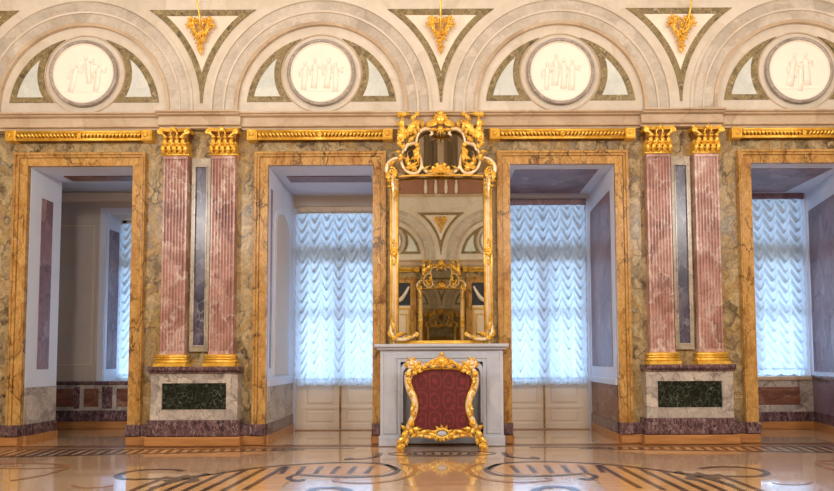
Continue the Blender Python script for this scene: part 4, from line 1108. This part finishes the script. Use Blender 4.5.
# rails, one for each side
def half(mb, s_):
    keep = MB(); idx = {}
    for f, k_, sm in zip(mb.f, mb.m, mb.sm):
        if all(mb.v[i][0]*s_ > -1e-6 for i in f):
            nf = []
            for i in f:
                if i not in idx: idx[i] = len(keep.v); keep.v.append(mb.v[i])
                nf.append(idx[i])
            keep.f.append(nf); keep.m.append(k_); keep.sm.append(sm)
    keep.mats = mb.mats
    return keep
for s_ in (-1, 1):
    m = MB()
    O.scroll(m, [(411, 369), (407.5, 374), (407, 381), (409, 389), (413, 397), (415, 405), (414, 413), (410.5, 421), (407.5, 428)], .028, .042, M_PALEGOLD, -.02, r2=.032)
    O.scroll(m, [(413.5, 373), (410.5, 380), (412, 388), (415.5, 396), (417.3, 405), (416, 414), (412.5, 422)], .010, .014, M_GOLD, -.03, r2=.012)
    for a in ((409, 384, 85, 12, 7, .4), (409, 378, 265, 12, 6, .5), (413.5, 404, 260, 14, 7, -.3), (414.5, 410, 100, 14, 7, .3), (412, 398, 110, 9, 6, -.5), (411, 419, 255, 12, 8, .4), (413, 418, 80, 10, 6, -.4), (408, 392, 60, 9, 5, .4)):
        O.lf(m, a[0], a[1], a[2], a[3], a[4], M_GOLD, a[5], -.035)
    half(m, s_).build('side_rail', fs_)
    m = MB()
    O.volute(m, 411, 364.5, 5.6, -60, 1, M_PALEGOLD, .026, -.03); O.volute(m, 417, 368.5, 4.4, 200, -1, M_GOLD, .022, -.045); O.ls = .62; O.ws = .75
    for a in ((408, 366, 160, 7, 6, -.6), (410, 361, 110, 7, 5, .6), (413, 360, 60, 7, 5, -.7), (417, 364, 20, 10, 6, .4), (415, 370, 250, 10, 6, .4), (411, 372, 230, 11, 7, -.4), (418, 370, 330, 9, 6, .6), (407, 371, 270, 10, 6, .2), (421, 367, 350, 11, 6, .3), (412, 366, 45, 8, 6, .5)):
        O.lf(m, a[0], a[1], a[2], a[3], a[4], M_GOLD, a[5], -.04)
    O.ls = .85; O.ws = .7; O.knob(m, 411, 364, 2.2, M_GOLD, -.05); O.knob(m, 407, 362.5, 1.8, M_GOLD, -.04); O.knob(m, 415.5, 373, 2., M_GOLD, -.05)
    half(m, s_).build('corner_scroll', fs_)
    m = MB()
    O.scroll(m, [(415, 369.5), (421, 366), (427, 364.5), (432, 361), (437, 358.5)], .016, .026, M_PALEGOLD, -.01, r2=.016)
    O.scroll(m, [(416, 372), (424, 369.5), (433, 368.5), (441.4, 368.3)], .010, .013, M_GOLD, -.02, r2=.012)
    for a in ((424, 366, 20, 11, 6, .5), (429, 364, 200, 9, 5, .5), (431, 364, 50, 9, 5, -.4), (430, 368, 10, 9, 5, .3)): O.lf(m, a[0], a[1], a[2], a[3], a[4], M_GOLD, a[5], -.035)
    half(m, s_).build('top_rail', fs_)
    m = MB()
    O.scroll(m, [(408, 427), (414, 431), (421, 432.5), (428, 431.5), (434, 433.5), (441.4, 436.5)], .026, .030, M_GOLD, -.01, r2=.024)
    O.scroll(m, [(409, 432), (416, 435.5), (424, 435.5), (431, 436.5), (437, 440)], .018, .020, M_PALEGOLD, -.02, r2=.014)
    for a in ((412, 429, 10, 12, 7, -.3), (420, 432, 5, 12, 7, .4), (428, 433, 340, 11, 7, .4), (416, 434, 200, 9, 6, .5), (424, 435, 190, 9, 6, -.5), (432, 437, 170, 9, 6, .4), (411, 426, 60, 10, 6, .5)): O.lf(m, a[0], a[1], a[2], a[3], a[4], M_GOLD, a[5], -.035)
    half(m, s_).build('bottom_rail', fs_)
    m = MB()
    O.scroll(m, [(409, 424), (406, 431), (404.5, 436), (402, 441), (398.5, 445), (396.5, 447.3)], .034, .036, M_GOLD, -.01, r2=.022)
    O.scroll(m, [(409, 434), (406.5, 439), (404, 443.5), (402, 447)], .016, .018, M_PALEGOLD, -.02, r2=.016)
    xf, zf = Rs(399.8, 446)
    for sg in (1, -1):
        m.ball((xf*sg, SY-.02, .042), (.055, .06, .0405), M_GOLD, 10, 7)
        m.box(xf*sg-.04, xf*sg+.04, SY-.05, SY+.22, .0005, .022, M_GOLD, .005)      # sled foot towards the hearth
    O.volute(m, 400, 445, 3.6, 200, 1, M_GOLD, .014, -.05)
    for a in ((407, 430, 240, 13, 9, .3), (404, 436, 235, 12, 8, -.4), (406, 432, 200, 8, 6, .6), (407, 437, 260, 10, 6, .4), (401, 442, 160, 7, 5, -.6), (403, 443, 280, 6, 5, .3), (409, 428, 300, 10, 7, .4), (405, 428, 150, 7, 6, -.6)): O.lf(m, a[0], a[1], a[2], a[3], a[4], M_GOLD, a[5], -.045)
    half(m, s_).build('foot', fs_)
m = MB()
shell(m, O, 441.5, 363.5, 11.5, M_GOLD, 0, 180, 11); O.knob(m, 441.5, 361, 3.6, M_GOLD, -.05, False); shell(m, O, 441.5, 363, 8.5, M_GOLD, 195, 345, 6); O.volute(m, 433, 362.5, 4, 0, -1, M_GOLD, .015, -.045); O.knob(m, 441.5, 354, 2.3, M_GOLD, -.05, False)
O.lf(m, 436, 366, 190, 9, 6, M_GOLD, .5, -.045)
m.build('crest_shell', fs_)
m = MB()
x0, z0 = Rs(441.5, 433)
k_ = (CAM_D+SY)/600
m.tube([(x0+7*k_*math.cos(2*PI*i/24), SY-.05, z0+4.2*k_*math.sin(2*PI*i/24)) for i in range(25)], .016, M_GOLD, 8, cap=False)
m.ball((x0, SY-.035, z0), (5.5*k_, .02, 3*k_), M_FIRE, 12, 6)
for a in (-160, -130, -100, -80, -50, -20, 20, 60, 90, 120, 160): O.lf(m, 441.5+6*math.cos(math.radians(a)), 433-3.5*math.sin(math.radians(a)), a, 7, 5, M_GOLD, .4, -.04, 3, .02, False)
O.volute(m, 433, 435, 3.2, 30, 1, M_GOLD, .013, -.045)
m.build('bottom_cartouche', fs_)

# ------------------------------------------------------------------ rest of the hall
m = MB(); m.box(-HX-.3, HX+.3, YB-.3, .4, ZC, ZC+.2, M_CEIL); struct(m, 'ceiling')
m = MB(); m.box(-HX-.3, -HX, YB-.3, 0.36, 0, ZC, M_WALL); struct(m, 'wall_left')
m = MB(); m.box(HX, HX+.3, YB-.3, 0.36, 0, ZC, M_WALL); struct(m, 'wall_right')
m = MB()
m.box(-HX, HX, YB-.3, YB, 0, ZCOR, M_WALL)
struct(m, 'wall_back')

def tree_copy(o, parent=None):
    c_ = o.copy(); COL.objects.link(c_)
    if parent is not None: c_.parent = parent
    for ch in list(o.children):
        if ch.name.split('.')[0] != 'rod': tree_copy(ch, c_)
    return c_
def to_back(c_, o):
    c_.location = (-o.location[0], YB-o.location[1], o.location[2]); c_.rotation_euler = (0, 0, PI)
# setting of the opposite wall
num = 21
for nm in ('wall_upper', 'trim_1', 'trim_3', 'trim_4', 'trim_6', 'trim_12', 'trim_13'):
    o = bpy.data.objects[nm]; c_ = o.copy(); COL.objects.link(c_); c_.name = 'wall_back_upper' if nm == 'wall_upper' else 'trim_%d' % num; num += 1
    to_back(c_, o)
    if nm == 'wall_upper': c_.location[1] += .0
BL = {'door_surround': 'yellow marble door surround on the far side of the hall, seen only in the mirror, %s of the reflected mirror',
      'medallion': 'white relief medallion on the far side of the hall, reflected in the mirror at %s',
      'gilded_pelmet': 'gilded pelmet bar on the far side of the hall, reflected in the mirror at %s'}
for i, o in enumerate(OPP):
    c_ = tree_copy(o)
    to_back(c_, o)
    sd = 'left' if o.location[0] < 0 else 'right'      # turned half round, then mirrored in the glass
    sd = 'right' if c_.location[0] > 0 else 'left'
    base = o.name.split('.')[0]
    c_['group'] = 'ornaments of the wall seen in the mirror'
    if base in BL: c_['label'] = BL[base] % sd
    elif base == 'wall_mirror': c_['label'] = 'smaller gilt-framed mirror seen inside the tall mirror, on the far wall'
    elif base == 'fireplace': c_['label'] = 'far wall fireplace under the gilt mirror that is seen as a reflection'
    elif base == 'spandrel_panel': c_['label'] = 'cream triangular panel seen in the mirror, above the reflected gilt frame'
    elif base == 'gilt_drop': c_['label'] = 'gilded flower drop seen in the upper half of the mirror'
    elif base == 'lunette_panel': c_['label'] = 'curved far wall panel reflected at %s in the mirror, %s side of its medallion' % (sd, 'inner' if abs(o.location[0]) < 1.63 else 'outer')
# closed doors with dark draped transoms in the opposite wall
for k, b in enumerate((-1.63, 1.63)):
    m = MB()
    m.box(b-OW, b+OW, YB, YB+.03, 0, 3.05, M_DOOR); d = struct(m, 'door_%d' % (k+1))
    for s_ in (-1, 1):
        m = MB(); x0 = b+s_*.36
        def fr2(x0, x1, z0, z1, w_, mat): m.loop_frame([(x0, z0), (x0, z1), (x1, z1), (x1, z0)], [(x0+w_, z0+w_), (x0+w_, z1-w_), (x1-w_, z1-w_), (x1-w_, z0+w_)], YB+.05, YB+.029, mat)
        fr2(x0-.33, x0+.33, .1, 2.98, .05, M_GOLDD); fr2(x0-.24, x0+.24, .9, 2.8, .03, M_GOLDD)
        m.build('leaf', d)
    m = MB(); m.box(b-OW, b+OW, YB, YB+.03, 3.05, ZO, M_NAVY); dr = m.build('transom', d)
    m = MB()
    for q in range(2):
        xa = b-.66+q*.66
        m.tube([(xa+.66*i/12, YB+.06, 3.62-.42*math.sin(PI*i/12)) for i in range(13)], [.03+.035*math.sin(PI*i/12) for i in range(13)], M_CREAM, 8)
    m.build('swag', d)

# ------------------------------------------------------------------ light
def light(kind, name, loc, energy, color, **k):
    l = bpy.data.lights.new(name, kind); l.energy = energy; l.color = color
    for a, v in k.items(): setattr(l, a, v)
    o = bpy.data.objects.new(name, l); COL.objects.link(o); o.location = loc; return o
WARM = (1.0, .97, .925)
for i, (x, y, z, e) in enumerate(((-5.6, -6.2, 4.4, 430), (-2.6, -6.4, 4.2, 340), (2.6, -6.4, 4.2, 340), (5.6, -6.2, 4.4, 410))):
    light('POINT', 'hall_fill_light', (x, y, z), e, WARM, shadow_soft_size=.32)  # unseen fill lamps added to light the hall evenly, without fixtures
SKY = (.47, .69, 1.0)
for (x, y, z, wx, wz_, e) in ((-4.94, YR+1.0, 2.2, 2.6, 1.5, 118), (BAY[1], PD+.75, 2.2, 2.6, 1.5, 118), (BAY[2], PD+.75, 2.2, 2.6, 1.5, 118), (5.0, PD+.75, 2.2, 2.6, 1.5, 118)):
    o = light('AREA', 'daylight', (x, y, z), e, SKY, shape='RECTANGLE', size=wx, size_y=wz_)
    o.location = (x, y+1.1, 1.0); o.rotation_euler = (-PI/2, 0, 0)
wd = bpy.data.worlds.new('sky'); S.world = wd; wd.use_nodes = True
bg = wd.node_tree.nodes['Background']; bg.inputs[0].default_value = (.62, .8, 1, 1); bg.inputs[1].default_value = .25

# ------------------------------------------------------------------ camera
cam = bpy.data.cameras.new('camera'); co = bpy.data.objects.new('camera', cam); COL.objects.link(co)
cam.sensor_width = 36; cam.sensor_fit = 'HORIZONTAL'; cam.lens = 36*F_PX/834
co.location = (0, -CAM_D, CAM_H)
from mathutils import Matrix
ROLL = -.0045
co.matrix_world = Matrix.Translation((0, -CAM_D, CAM_H)) @ Matrix.Rotation(PI/2+TH, 4, 'X') @ Matrix.Rotation(ROLL, 4, 'Z')
cam.shift_x = (417-PPX)/834; cam.shift_y = -(245.5-PPY)/834
cam.clip_start = .05
S.camera = co
S.view_settings.view_transform = 'Standard'; S.view_settings.look = 'None'
S.view_settings.exposure = 0.12; S.view_settings.gamma = 1.0
try: S.view_settings.use_curve_mapping = False
except Exception: pass
S.cycles.use_denoising = True
S.cycles.max_bounces = 10; S.cycles.glossy_bounces = 6; S.cycles.diffuse_bounces = 4
S.cycles.sample_clamp_indirect = 6
